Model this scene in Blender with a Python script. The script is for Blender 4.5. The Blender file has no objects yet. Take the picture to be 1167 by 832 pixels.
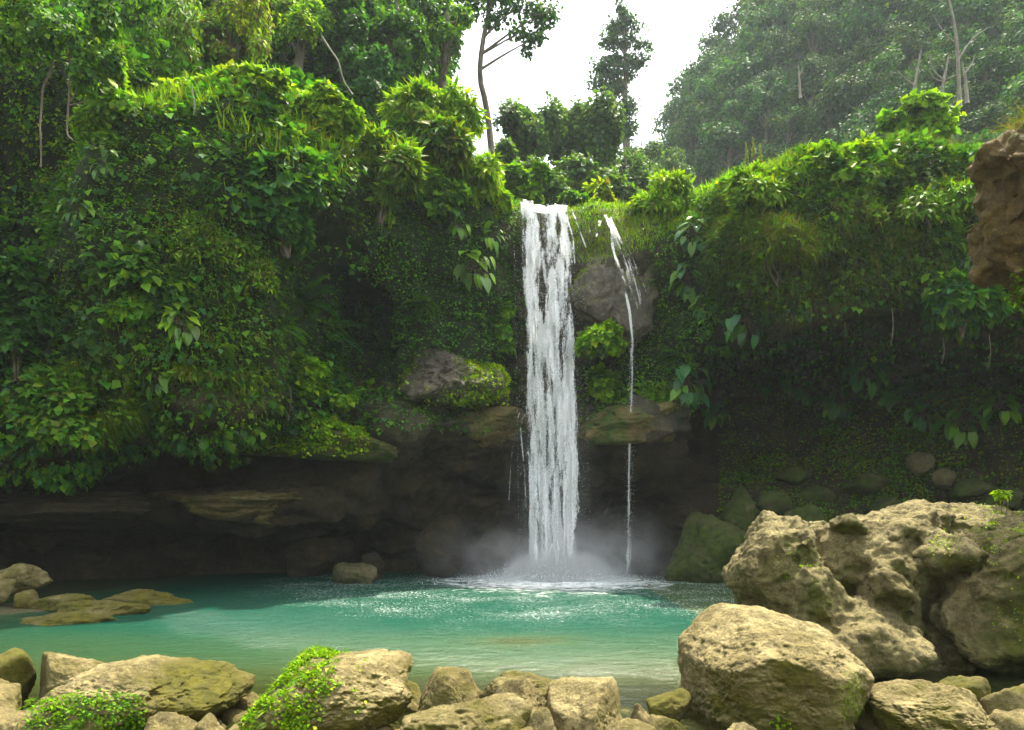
import bpy, bmesh, math, random
import numpy as np
from mathutils import Vector
from mathutils.bvhtree import BVHTree
random.seed(11)
rng = np.random.default_rng(11)
SC = bpy.context.scene
COL = SC.collection
R = math.radians

# ------------------------------------------------------------------ camera
F, CX, HY, CH = 778.0, 583.5, 589.0, 1.6      # focal length in photo pixels, horizon row, eye height


def at(px, py, D):
    return np.array([(px - CX) * D / F, D, CH + (HY - py) * D / F])


def proj(P):
    return CX + F * P[:, 0] / P[:, 1], HY - F * (P[:, 2] - CH) / P[:, 1]


cam = bpy.data.cameras.new('camera')
co = bpy.data.objects.new('camera', cam)
COL.objects.link(co)
co.location = (0, 0, CH)
co.rotation_euler = (R(90), 0, 0)
cam.lens = 24
cam.sensor_width = 36
cam.shift_y = (HY - 416) / 1167
cam.clip_end = 2000
SC.camera = co

# ------------------------------------------------------------------ helpers


def tag(o, label=None, cat=None, group=None, kind=None):
    if label: o['label'] = label
    if cat: o['category'] = cat
    if group: o['group'] = group
    if kind: o['kind'] = kind
    return o


def empty(name, loc):
    o = bpy.data.objects.new(name, None)
    COL.objects.link(o)
    o.location = [float(v) for v in loc]
    o.empty_display_size = .1
    return o


def make_mesh(name, V, faces, col=None, smooth=False):
    """V (n,3); faces: list of (m,k) int arrays; col (n,3) point colours."""
    me = bpy.data.meshes.new(name)
    V = np.asarray(V, dtype=np.float32)
    me.vertices.add(len(V))
    me.vertices.foreach_set('co', V.ravel())
    faces = [np.asarray(f, dtype=np.int32) for f in faces if len(f)]
    idx = np.concatenate([f.ravel() for f in faces])
    sizes = np.concatenate([np.full(len(f), f.shape[1], dtype=np.int32) for f in faces])
    starts = np.concatenate([[0], np.cumsum(sizes)[:-1]]).astype(np.int32)
    me.loops.add(len(idx))
    me.loops.foreach_set('vertex_index', idx)
    me.polygons.add(len(sizes))
    me.polygons.foreach_set('loop_start', starts)
    me.update(calc_edges=True)
    if smooth:
        me.polygons.foreach_set('use_smooth', np.ones(len(sizes), dtype=bool))
    if col is not None:
        a = me.attributes.new('tint', 'FLOAT_COLOR', 'POINT')
        c = np.ones((len(V), 4), dtype=np.float32)
        c[:, :3] = col
        a.data.foreach_set('color', c.ravel())
    return me


def add_obj(name, me, mat=None, parent=None, loc=None):
    o = bpy.data.objects.new(name, me)
    COL.objects.link(o)
    if mat is not None and len(me.materials) == 0:
        me.materials.append(mat)
    if parent is not None: o.parent = parent
    if loc is not None: o.location = [float(v) for v in loc]
    return o


class Acc:
    def __init__(s):
        s.V = []; s.F = {}; s.C = []; s.n = 0

    def add(s, V, F, C=None):
        V = np.asarray(V, dtype=np.float32).reshape(-1, 3)
        for f in (F if isinstance(F, list) else [F]):
            f = np.asarray(f)
            if len(f): s.F.setdefault(f.shape[1], []).append(f + s.n)
        s.V.append(V)
        if C is None: C = (1, 1, 1)
        C = np.broadcast_to(np.asarray(C, dtype=np.float32), (len(V), 3))
        s.C.append(C)
        s.n += len(V)

    def mesh(s, name, smooth=False, origin=None):
        V = np.concatenate(s.V)
        if origin is not None: V = V - np.asarray(origin, dtype=np.float32)
        return make_mesh(name, V, [np.concatenate(v) for v in s.F.values()], np.concatenate(s.C), smooth)


# ---- noise
_pr = np.random.default_rng(5)
_perm = _pr.permutation(256)
_perm = np.concatenate([_perm, _perm, _perm])
_val = _pr.random(256) * 2 - 1


def vnoise(P):
    P = np.asarray(P, dtype=np.float64)
    i = np.floor(P).astype(np.int64)
    f = P - i
    f = f * f * f * (f * (f * 6 - 15) + 10)
    i &= 255
    out = 0
    for dx in (0, 1):
        wx = f[:, 0] if dx else 1 - f[:, 0]
        hx = _perm[(i[:, 0] + dx) & 255]
        for dy in (0, 1):
            wy = f[:, 1] if dy else 1 - f[:, 1]
            hy = _perm[hx + ((i[:, 1] + dy) & 255)]
            for dz in (0, 1):
                wz = f[:, 2] if dz else 1 - f[:, 2]
                out = out + wx * wy * wz * _val[_perm[hy + ((i[:, 2] + dz) & 255)]]
    return out


def fbm(P, sc=1.0, octv=4, gain=.5, off=0.0):
    P = np.asarray(P, dtype=np.float64) * sc + off + 100.3
    a, t, o = 1.0, 0, 0
    for k in range(octv):
        o = o + a * vnoise(P + k * 17.7)
        t += a
        a *= gain
        P = P * 2.03
    return o / t * 1.5


def ridge(P, sc=1.0, octv=4, off=0.0):
    P = np.asarray(P, dtype=np.float64) * sc + off + 60.3
    a, t, o = 1.0, 0, 0
    for k in range(octv):
        o = o + a * (1 - np.abs(vnoise(P + k * 9.1)) * 2)
        t += a; a *= .5; P = P * 2.1
    return o / t


def norm(v):
    return v / np.maximum(np.linalg.norm(v, axis=-1, keepdims=True), 1e-9)


def sstep(a, b, x):
    t = np.clip((x - a) / (b - a), 0, 1)
    return t * t * (3 - 2 * t)


def grid_faces(nx, ny):
    a = np.arange(nx * ny).reshape(nx, ny)
    return np.stack([a[:-1, :-1], a[1:, :-1], a[1:, 1:], a[:-1, 1:]], -1).reshape(-1, 4)


def tube(acc, pts, rad, col=(1, 1, 1), n=7):
    pts = np.asarray(pts, dtype=float)
    k = len(pts)
    rad = np.broadcast_to(np.asarray(rad, dtype=float), (k,))
    T = norm(np.gradient(pts, axis=0))
    ref = np.array([0.13, 0.9, 0.31]) if abs(T[0] @ norm(np.array([0.13, 0.9, 0.31]))) < .9 else np.array([1., 0, 0])
    A = norm(np.cross(T, ref)); B = np.cross(T, A)
    th = np.arange(n) / n * 2 * np.pi
    V = pts[:, None] + rad[:, None, None] * (np.cos(th)[None, :, None] * A[:, None] + np.sin(th)[None, :, None] * B[:, None])
    V = V.reshape(-1, 3)
    a = np.arange(k * n).reshape(k, n)
    b = np.roll(a, -1, 1)
    Fq = np.stack([a[:-1], b[:-1], b[1:], a[1:]], -1).reshape(-1, 4)
    acc.add(V, [Fq, a[-1][None, ::-1].copy(), a[0][None].copy()] if n > 2 else Fq, col)


def smooth_path(pts, k=12):
    """Catmull-Rom resample."""
    p = np.asarray(pts, dtype=float)
    p = np.vstack([2 * p[0] - p[1], p, 2 * p[-1] - p[-2]])
    out = []
    m = len(p) - 3
    for t in np.linspace(0, m - 1e-6, k):
        i = int(t); f = t - i
        a, b, c, d = p[i:i + 4]
        out.append(.5 * ((2 * b) + (-a + c) * f + (2 * a - 5 * b + 4 * c - d) * f * f + (-a + 3 * b - 3 * c + d) * f ** 3))
    return np.array(out)


# ------------------------------------------------------------------ node helpers
class NT:
    def __init__(s, name):
        s.m = bpy.data.materials.new(name)
        s.m.use_nodes = True
        s.t = s.m.node_tree
        s.t.nodes.clear()
        s.out = s.t.nodes.new('ShaderNodeOutputMaterial')

    def n(s, typ, props=None, **ins):
        nd = s.t.nodes.new(typ)
        for k, v in (props or {}).items(): setattr(nd, k, v)
        for k, v in ins.items():
            key = k.replace('_', ' ')
            sock = None
            for q in nd.inputs:
                if q.name == key and q.enabled: sock = q; break
            if sock is None: sock = nd.inputs[int(k[1:])]
            s.set(sock, v)
        return nd

    def set(s, sock, v):
        if isinstance(v, bpy.types.NodeSocket): s.t.links.new(v, sock)
        elif isinstance(v, bpy.types.Node): s.t.links.new(v.outputs[0], sock)
        else:
            if isinstance(v, (tuple, list)) and len(v) == 3 and sock.type == 'RGBA': v = (*v, 1)
            sock.default_value = v

    def math(s, op, a, b=0.0, clamp=False):
        nd = s.t.nodes.new('ShaderNodeMath'); nd.operation = op; nd.use_clamp = clamp
        s.set(nd.inputs[0], a); s.set(nd.inputs[1], b)
        return nd.outputs[0]

    def mix(s, f, a, b, bt='MIX'):
        nd = s.t.nodes.new('ShaderNodeMix'); nd.data_type = 'RGBA'; nd.blend_type = bt
        s.set(nd.inputs[0], f); s.set(nd.inputs[6], a); s.set(nd.inputs[7], b)
        return nd.outputs[2]

    def ramp(s, x, lo, hi):
        nd = s.t.nodes.new('ShaderNodeMapRange'); nd.interpolation_type = 'SMOOTHSTEP'
        s.set(nd.inputs[0], x); nd.inputs[1].default_value = lo; nd.inputs[2].default_value = hi
        return nd.outputs[0]

    def noise(s, vec, scale, detail=4, rough=.55, dist=0.0):
        nd = s.n('ShaderNodeTexNoise', Scale=scale, Detail=detail, Roughness=rough, Distortion=dist)
        if vec is not None: s.set(nd.inputs['Vector'], vec)
        return nd.outputs['Fac']


def foliage_mat(name, transl=.35, rough=.5, spec=.2, sat=1.0):
    t = NT(name)
    a = t.n('ShaderNodeAttribute', {'attribute_name': 'tint'})
    oi = t.n('ShaderNodeObjectInfo')
    c = t.mix(1.0, a.outputs['Color'], oi.outputs['Color'], 'MULTIPLY')
    geo = t.n('ShaderNodeNewGeometry')
    nz = t.noise(geo.outputs['Position'], 1.3, 3)
    c = t.mix(t.ramp(nz, .35, .7), c, t.mix(1.0, c, (1.35, 1.15, .55), 'MULTIPLY'))
    p = t.n('ShaderNodeBsdfPrincipled', Base_Color=c, Roughness=rough)
    p.inputs['Specular IOR Level'].default_value = spec
    tc = t.mix(1.0, c, (1.25, 1.3, .45), 'MULTIPLY')
    tr = t.n('ShaderNodeBsdfTranslucent', Color=tc)
    m = t.n('ShaderNodeMixShader', _0=transl, _1=p, _2=tr)
    t.t.links.new(m.outputs[0], t.out.inputs[0])
    return t.m


def rock_mat(name, c1, c2, cm, moss_lo=.5, moss_hi=.65, dark=.45, bump=.5, scale=1.0, rough=.85, spec=.3, wet=0.0):
    """limestone: two stone colours, pitted darker grain, moss where the noise and the 'moss' attribute say so."""
    t = NT(name)
    geo = t.n('ShaderNodeNewGeometry')
    P = geo.outputs['Position']
    sep = t.n('ShaderNodeSeparateXYZ', Vector=geo.outputs['Normal'])
    n1 = t.noise(P, 1.7 * scale, 5, .6, .4)
    n2 = t.noise(P, 9 * scale, 8, .72)
    n3 = t.noise(P, 45 * scale, 6, .75)
    c = t.mix(t.ramp(n1, .38, .62), c1, c2)
    c = t.mix(t.math('MULTIPLY', t.ramp(n2, .62, .38), dark), c, [v * .35 for v in c1])
    c = t.mix(t.math('MULTIPLY', t.ramp(n3, .5, .68), .45), c, [min(1, v * 1.5) for v in c2])
    c = t.mix(t.math('MULTIPLY', t.ramp(n3, .46, .33), .5), c, [v * .4 for v in c1])
    n4 = t.noise(P, 4.5 * scale, 9, .75, .8)
    c = t.mix(t.math('MULTIPLY', t.ramp(n4, .53, .6), .35), c, [c1[0] * .45, c1[1] * .47, c1[2] * .6])
    # fine horizontal bedding stain
    mp = t.n('ShaderNodeMapping', Vector=P); mp.inputs['Scale'].default_value = (.5, .5, 5)
    st = t.noise(mp.outputs[0], 1.6 * scale, 5, .65, .6)
    c = t.mix(t.math('MULTIPLY', t.ramp(st, .52, .7), .45), c, [c1[0] * .55, c1[1] * .48, c1[2] * .4])
    at_ = t.n('ShaderNodeAttribute', {'attribute_name': 'tint'})
    msep = t.n('ShaderNodeSeparateColor', Color=at_.outputs['Color'])
    nm = t.noise(P, 2.6 * scale, 7, .68)
    mm = t.math('ADD', nm, t.math('SUBTRACT', msep.outputs[0], .5))
    mm = t.math('ADD', mm, t.math('MULTIPLY', t.math('SUBTRACT', n3, .5), .35))
    mask = t.ramp(mm, moss_lo - .08, moss_hi + .06)
    mc = t.mix(t.ramp(n2, .35, .65), cm, [cm[0] * .45, cm[1] * .5, cm[2] * .5])
    c = t.mix(mask, c, mc)
    vor = t.n('ShaderNodeTexVoronoi', {'feature': 'SMOOTH_F1'}, Vector=P, Scale=14 * scale)
    hgt = t.math('ADD', t.math('MULTIPLY', n2, .55), t.math('MULTIPLY', n3, .3))
    hgt = t.math('ADD', hgt, t.math('MULTIPLY', vor.outputs['Distance'], .25))
    hgt = t.math('ADD', hgt, t.math('MULTIPLY', n1, .5))
    nf = t.noise(P, 160 * scale, 3, .6)
    hgt = t.math('ADD', hgt, t.math('MULTIPLY', nf, t.math('ADD', .05, t.math('MULTIPLY', mask, .14))))
    b = t.n('ShaderNodeBump', Strength=bump, Distance=.09 / scale, Height=hgt)
    rg = t.math('SUBTRACT', rough, t.math('MULTIPLY', t.ramp(n1, .4, .6), wet))
    p = t.n('ShaderNodeBsdfPrincipled', Base_Color=c, Roughness=rg, Normal=b.outputs[0])
    p.inputs['Specular IOR Level'].default_value = spec
    t.t.links.new(p.outputs[0], t.out.inputs[0])
    return t.m


M = {}
M['leaf'] = foliage_mat('leaf_surface', .36, .6, .22)
M['leaf_glossy'] = foliage_mat('broad_leaf_surface', .3, .42, .4)
M['moss'] = foliage_mat('moss_surface', .3, .8, .1)
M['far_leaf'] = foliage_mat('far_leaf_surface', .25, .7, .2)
M['rock'] = rock_mat('limestone', (.21, .17, .058), (.41, .335, .15), (.15, .135, .010), .48, .68, .75, 1.0)
M['rock_big'] = rock_mat('pitted_limestone', (.17, .14, .048), (.34, .285, .125), (.105, .11, .010), .50, .70, .8, 1.0, .9)
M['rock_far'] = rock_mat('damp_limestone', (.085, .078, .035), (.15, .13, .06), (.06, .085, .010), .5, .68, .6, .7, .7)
M['rock_over'] = rock_mat('ochre_limestone', (.10, .066, .018), (.19, .13, .040), (.05, .07, .01), .66, .8, .55, .7, .8)
M['rock_grey'] = rock_mat('grey_wet_limestone', (.085, .072, .050), (.20, .165, .11), (.06, .10, .010), .52, .68, .8, 1.0, .9, .6, .5, .25)
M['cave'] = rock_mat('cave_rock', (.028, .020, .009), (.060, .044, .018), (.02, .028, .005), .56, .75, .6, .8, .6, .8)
M['ledge'] = rock_mat('ledge_rock', (.12, .088, .030), (.21, .16, .055), (.055, .10, .010), .5, .64, .6, .7, .7, .75)


def bark_mat(name, c1, c2):
    t = NT(name)
    geo = t.n('ShaderNodeNewGeometry')
    mp = t.n('ShaderNodeMapping', Vector=geo.outputs['Position']); mp.inputs['Scale'].default_value = (1, 1, .25)
    n1 = t.noise(mp.outputs[0], 14, 6, .65)
    c = t.mix(t.ramp(n1, .35, .65), c1, c2)
    b = t.n('ShaderNodeBump', Strength=.6, Distance=.03, Height=n1)
    p = t.n('ShaderNodeBsdfPrincipled', Base_Color=c, Roughness=.85, Normal=b.outputs[0])
    t.t.links.new(p.outputs[0], t.out.inputs[0])
    return t.m


M['bark'] = bark_mat('grey_brown_bark', (.07, .055, .04), (.16, .13, .09))
M['bark_pale'] = bark_mat('pale_bark', (.13, .12, .09), (.25, .23, .18))

# ------------------------------------------------------------------ rock shapes
_ico = {}


def ico(level):
    if level not in _ico:
        bm = bmesh.new()
        bmesh.ops.create_icosphere(bm, subdivisions=level, radius=1)
        V = np.array([v.co[:] for v in bm.verts])
        Fc = np.array([[v.index for v in f.verts] for f in bm.faces])
        bm.free()
        _ico[level] = (norm(V), Fc)
    return _ico[level]


def rock_shape(level, seed, half, nplanes=17, sharp=15, amp=.085, freq=1.6, pits=.03, planes=None, rot=0, top_flat=None):
    d, Fc = ico(level)
    g = np.random.default_rng(seed)
    N = norm(g.normal(size=(nplanes, 3)))
    h = g.uniform(.62, .98, nplanes)
    Q = np.eye(3)
    if planes is None: Q, _ = np.linalg.qr(g.normal(size=(3, 3)))
    ax = np.vstack([Q, -Q])
    N = np.vstack([N, ax]); h = np.concatenate([h, g.uniform(.85, 1.1, 6) if planes is None else np.full(6, 1.08)])
    if planes is not None:
        P = np.array(planes, dtype=float)
        N = np.vstack([N, norm(P[:, :3])]); h = np.concatenate([h, P[:, 3]])
    s = np.sum(np.maximum(0, d @ N.T / h) ** sharp, axis=1) ** (-1.0 / sharp)
    V = d * s[:, None]
    o = seed * 3.17
    w = V + .25 * np.stack([fbm(V, 1.2, 2, off=o + k * 5) for k in range(3)], -1)
    disp = amp * fbm(w, freq, 5, .52, off=o) + amp * .5 * (ridge(w, freq * 1.3, 4, off=o + 9) - .45)
    pit = np.clip(fbm(V, freq * 5, 3, .6, off=o + 30) - .12, 0, 1)
    cr = ridge(w, freq * .8, 2, off=o + 77)
    disp = disp - .16 * np.clip(cr - .72, 0, 1) * amp * 10
    disp = disp - pits * 2.2 * pit + pits * .6 * fbm(V, freq * 9, 3, .6, off=o + 50)
    if level >= 6: disp = disp + .010 * ridge(V, freq * 16, 3, off=o + 70)
    V = V + d * disp[:, None]
    lo, hi = V.min(0), V.max(0)
    V = (V - (lo + hi) / 2) / ((hi - lo) / 2)
    V = V * np.asarray(half)
    return V, Fc


def moss_attr(V, bias, seed=0):
    """red channel = how readily moss takes hold (0.5 neutral)"""
    c = np.zeros((len(V), 3)); c[:, 0] = bias
    return c


def mesh_normals(V, Fc):
    n = np.zeros_like(V)
    a, b, c = V[Fc[:, 0]], V[Fc[:, 1]], V[Fc[:, 2]]
    fn = np.cross(b - a, c - a)
    for k in range(3): np.add.at(n, Fc[:, k], fn)
    return norm(n)


ROCKS = {}


def rock(name, label, x0, x1, y0, D, zb=-.15, dep=.85, level=5, seed=1, mat='rock', moss=0.5, group='boulders on the near shore',
         cat='boulder', mossfn=None, lean=None, **kw):
    """boulder from its outline in the photo (x0..x1, top y0) at distance D; base at height zb."""
    w = (x1 - x0) * D / F
    zt = CH + (HY - y0) * D / F
    hz = (zt - zb) / 2
    hy = w / 2 * dep
    V, Fc = rock_shape(level, seed, (w / 2, hy, hz), **kw)
    X = ((x0 + x1) / 2 - CX) * D / F
    if lean is not None:
        V[:, 0] += lean * V[:, 2]
        V[:, 0] *= w / (V[:, 0].max() - V[:, 0].min())
        V[:, 0] -= (V[:, 0].max() + V[:, 0].min()) / 2
    c = moss_attr(V, moss)
    if mossfn is not None:
        c[:, 0] = mossfn(V / np.array([w / 2, hy, hz]), mesh_normals(V, Fc))
    V[:, 2] += hz
    me = make_mesh(name, V, [Fc], c, True)
    o = add_obj(name, me, M[mat], loc=(X, D, zb))
    tag(o, label, cat, group)
    ROCKS[label] = (o, V + np.array([X, D, zb]), Fc)
    return o
# ------------------------------------------------------------------ light, sky, air
SUN_EL, SUN_AZ = 68.0, 38.0          # azimuth measured from straight ahead (+Y) towards the right (+X)
sd = Vector((math.sin(R(SUN_AZ)) * math.cos(R(SUN_EL)), math.cos(R(SUN_AZ)) * math.cos(R(SUN_EL)), math.sin(R(SUN_EL))))
sun = bpy.data.lights.new('sun', 'SUN')
sun.energy = 5.0
sun.angle = R(.55)
sun.color = (1, .93, .76)
so = bpy.data.objects.new('sun', sun)
COL.objects.link(so)
so.rotation_euler = sd.to_track_quat('Z', 'Y').to_euler()
so.location = (5, 20, 40)

W = bpy.data.worlds.new('World')
SC.world = W
W.use_nodes = True
nt = W.node_tree
nt.nodes.clear()
sky = nt.nodes.new('ShaderNodeTexSky')
sky.sky_type = 'NISHITA'
sky.sun_disc = False
sky.sun_elevation = R(SUN_EL)
sky.sun_rotation = R(SUN_AZ)
sky.dust_density = 6
sky.air_density = 1.2
bg = nt.nodes.new('ShaderNodeBackground')
bg.inputs['Strength'].default_value = .12
nt.links.new(sky.outputs[0], bg.inputs['Color'])
bg2 = nt.nodes.new('ShaderNodeBackground')       # thin bright overcast veil
bg2.inputs['Color'].default_value = (1.0, .99, .90, 1)
bg2.inputs['Strength'].default_value = .50
ad = nt.nodes.new('ShaderNodeAddShader')
nt.links.new(bg.outputs[0], ad.inputs[0]); nt.links.new(bg2.outputs[0], ad.inputs[1])
wo = nt.nodes.new('ShaderNodeOutputWorld')
nt.links.new(ad.outputs[0], wo.inputs['Surface'])

SC.view_settings.view_transform = 'Standard'
SC.view_settings.look = 'None'
SC.view_settings.exposure = 1.28
SC.view_settings.gamma = 1
SC.render.engine = 'CYCLES'
cy = SC.cycles
cy.use_denoising = True
cy.denoiser = 'OPENIMAGEDENOISE'
cy.use_adaptive_sampling = True
cy.adaptive_threshold = .02
cy.max_bounces = 7
cy.diffuse_bounces = 3
cy.glossy_bounces = 2
cy.transmission_bounces = 4
cy.transparent_max_bounces = 16
cy.volume_bounces = 2
cy.sample_clamp_indirect = 4
cy.caustics_reflective = False
cy.caustics_refractive = False


def volume_mat(name, dens, color=(.9, .95, 1.0), aniso=.3):
    t = NT(name)
    v = t.n('ShaderNodeVolumePrincipled')
    v.inputs['Color'].default_value = (*color, 1)
    v.inputs['Density'].default_value = dens
    v.inputs['Anisotropy'].default_value = aniso
    t.t.links.new(v.outputs[0], t.out.inputs['Volume'])
    return t.m


HAZE = .00055
bm = bmesh.new()
bmesh.ops.create_cube(bm, size=1)
me = bpy.data.meshes.new('haze'); bm.to_mesh(me); bm.free()
hz = add_obj('haze', me, volume_mat('haze_air', HAZE, (.80, .93, 1.0), .3), loc=(15, 48, 43))
hz.scale = (180, 130, 94)
tag(hz, 'pale bluish haze filling the gorge and veiling the far slope', kind='stuff')

# ------------------------------------------------------------------ ground: one sheet under pool, shore and plateau
def bed_h(X, Y):
    P = np.stack([X, Y, np.zeros_like(X)], -1)
    h = .16 * (1 - sstep(3.4, 4.4, Y)) - .05 * sstep(4.2, 5, Y) - sstep(5.0, 7.8, Y) * .65 - sstep(7, 12, Y) * 1.6
    h = h + .05 * fbm(P, .9, 4)
    # shallow channel on the right, shelf on the left shore
    h = h + sstep(-6.5, -9.5, X) * sstep(7, 9, Y) * 1.7
    h = np.where(X > 3.0, np.maximum(h, -.22 - .5 * sstep(8, 11, Y)), h)
    # shoal with the drowned slab in mid pool
    h = h + .72 * np.exp(-(((X - .16) / .7) ** 2 + ((Y - 8.9) / .45) ** 2))
    far = sstep(30, 60, np.hypot(X, Y - 12))
    return h * (1 - far) + far * .3


gx = np.concatenate([-np.geomspace(900, 14, 24), np.arange(-13.5, 13.6, .1), np.geomspace(14, 900, 24)])
gy = np.concatenate([-np.geomspace(900, 2.2, 20), np.arange(-2, 3, .5), np.arange(3, 8, .05), np.arange(8, 22, .2), np.geomspace(22.5, 900, 24)])
GX, GY = np.meshgrid(gx, gy, indexing='ij')
GZ = bed_h(GX.ravel(), GY.ravel())
Vg = np.stack([GX.ravel(), GY.ravel(), GZ], -1)
near = (Vg[:, 1] > 3) & (Vg[:, 1] < 8) & (np.abs(Vg[:, 0]) < 13)
Vg[near, 2] += .035 * ridge(Vg[near], 5, 3) + .02 * fbm(Vg[near], 14, 3)
t = NT('gravel_bed')
geo = t.n('ShaderNodeNewGeometry'); P = geo.outputs['Position']
v1 = t.n('ShaderNodeTexVoronoi', Vector=P, Scale=11.0)
v2 = t.n('ShaderNodeTexVoronoi', Vector=P, Scale=31.0)
n1 = t.noise(P, 2.2, 6, .65)
c = t.mix(t.ramp(n1, .35, .65), (.08, .066, .018), (.16, .13, .04))
c = t.mix(t.math('MULTIPLY', t.n('ShaderNodeSeparateColor', Color=v1.outputs['Color']).outputs[0], .7), c, (.07, .055, .02))
c = t.mix(t.ramp(v1.outputs['Distance'], .35, .65), c, (.04, .035, .015))
c = t.mix(t.math('MULTIPLY', t.ramp(t.noise(P, .8, 4), .45, .65), .6), c, (.11, .11, .02))
hh = t.math('SUBTRACT', 1.0, t.math('ADD', v1.outputs['Distance'], t.math('MULTIPLY', v2.outputs['Distance'], .4)))
b = t.n('ShaderNodeBump', Strength=.8, Distance=.05, Height=hh)
p = t.n('ShaderNodeBsdfPrincipled', Base_Color=c, Roughness=.7, Normal=b.outputs[0])
t.t.links.new(p.outputs[0], t.out.inputs[0])
M['bed'] = t.m
g = add_obj('ground', make_mesh('ground', Vg, [grid_faces(len(gx), len(gy))], None, True), M['bed'])
tag(g, 'gravelly shore and pool bed', kind='structure')

# ------------------------------------------------------------------ water
FALLX, FALLY = 1.08, 17.3
wx = np.arange(-14.5, 13.6, .09); wy = np.concatenate([np.arange(4.2, 12, .05), np.arange(12, 22.5, .1)])
WX, WY = np.meshgrid(wx, wy, indexing='ij')
fx, fy = WX.ravel(), WY.ravel()
d = np.hypot(fx - FALLX, fy - FALLY)
P3 = np.stack([fx, fy * 1.6, fx * 0], -1)
amp = .006 + .028 * np.exp(-d / 5.0)
wz = amp * (fbm(P3, 2.2, 4, .6) + .6 * np.sin(d * 7 - 2 * fbm(P3, .6, 2)) * np.exp(-d / 6))
Vw = np.stack([fx, fy, wz], -1)
depth = np.clip(-bed_h(fx, fy), 0, 3)
colw = np.stack([depth / 3, np.clip(1 - d / 12, 0, 1), np.zeros_like(d)], -1)
t = NT('pool_water')
a = t.n('ShaderNodeAttribute', {'attribute_name': 'tint'})
sp = t.n('ShaderNodeSeparateColor', Color=a.outputs['Color'])
geo = t.n('ShaderNodeNewGeometry'); P = geo.outputs['Position']
mp = t.n('ShaderNodeMapping', Vector=P); mp.inputs['Scale'].default_value = (1, 1.7, 1)
w1 = t.noise(mp.outputs[0], 3.2, 4, .6, .6)
w2 = t.noise(mp.outputs[0], 13, 4, .65, .8)
w3 = t.noise(mp.outputs[0], 38, 3, .6, .3)
hgt = t.math('ADD', t.math('MULTIPLY', w1, 1.0), t.math('ADD', t.math('MULTIPLY', w2, .42), t.math('MULTIPLY', w3, .16)))
near_f = t.math('ADD', .22, t.math('MULTIPLY', sp.outputs[1], 1.5))
bmp = t.n('ShaderNodeBump', Strength=near_f, Distance=.22, Height=hgt)
murk = t.noise(P, .5, 3, .6)
dd = t.math('ADD', sp.outputs[0], t.math('MULTIPLY', t.math('SUBTRACT', murk, .5), .16))
shallow = t.mix(t.ramp(dd, .10, .32), (.052, .070, .018), (.026, .066, .028))
body = t.mix(t.ramp(dd, .25, .62), shallow, (.007, .056, .034))
diff = t.n('ShaderNodeBsdfDiffuse', Color=body)
tint = t.mix(t.ramp(dd, .0, .2), (.80, .80, .55), (.4, .65, .4))
tr = t.n('ShaderNodeBsdfTransparent', Color=tint)
opac = t.ramp(dd, -.04, .28)
opac = t.math('ADD', .10, t.math('MULTIPLY', opac, .88))
under = t.n('ShaderNodeMixShader', _0=opac, _1=tr, _2=diff)
gl = t.n('ShaderNodeBsdfGlossy', Roughness=.10, Color=(1, 1, 1), Normal=bmp.outputs[0])
fr = t.n('ShaderNodeFresnel', IOR=1.33, Normal=bmp.outputs[0])
surf = t.n('ShaderNodeMixShader', _0=fr.outputs[0], _1=under, _2=gl)
# foam: churned white water where the fall lands, flecks downstream are painted sun glints
fn = t.noise(mp.outputs[0], 2.4, 7, .7, 1.0)
fm = t.ramp(t.math('ADD', t.math('MULTIPLY', sp.outputs[1], 1.5), t.math('MULTIPLY', fn, .9)), 1.55, 1.85)
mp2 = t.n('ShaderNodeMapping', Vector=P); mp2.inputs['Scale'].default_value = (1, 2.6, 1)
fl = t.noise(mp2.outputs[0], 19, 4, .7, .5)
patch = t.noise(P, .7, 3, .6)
glint_fleck = t.math('ADD', t.math('ADD', t.math('MULTIPLY', t.ramp(sp.outputs[1], .12, .5), .24), t.math('MULTIPLY', fl, 1.0)), t.math('MULTIPLY', patch, .22))
glint_fleck = t.ramp(glint_fleck, .95, .985)
foam_glint = t.math('MAXIMUM', fm, t.math('MULTIPLY', glint_fleck, .8))
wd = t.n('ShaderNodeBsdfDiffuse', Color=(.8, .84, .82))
fin = t.n('ShaderNodeMixShader', _0=foam_glint, _1=surf, _2=wd)
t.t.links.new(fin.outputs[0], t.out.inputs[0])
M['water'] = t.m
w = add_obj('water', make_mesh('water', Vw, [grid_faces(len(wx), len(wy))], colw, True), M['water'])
tag(w, 'turquoise pool under the waterfall', kind='structure')

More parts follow.
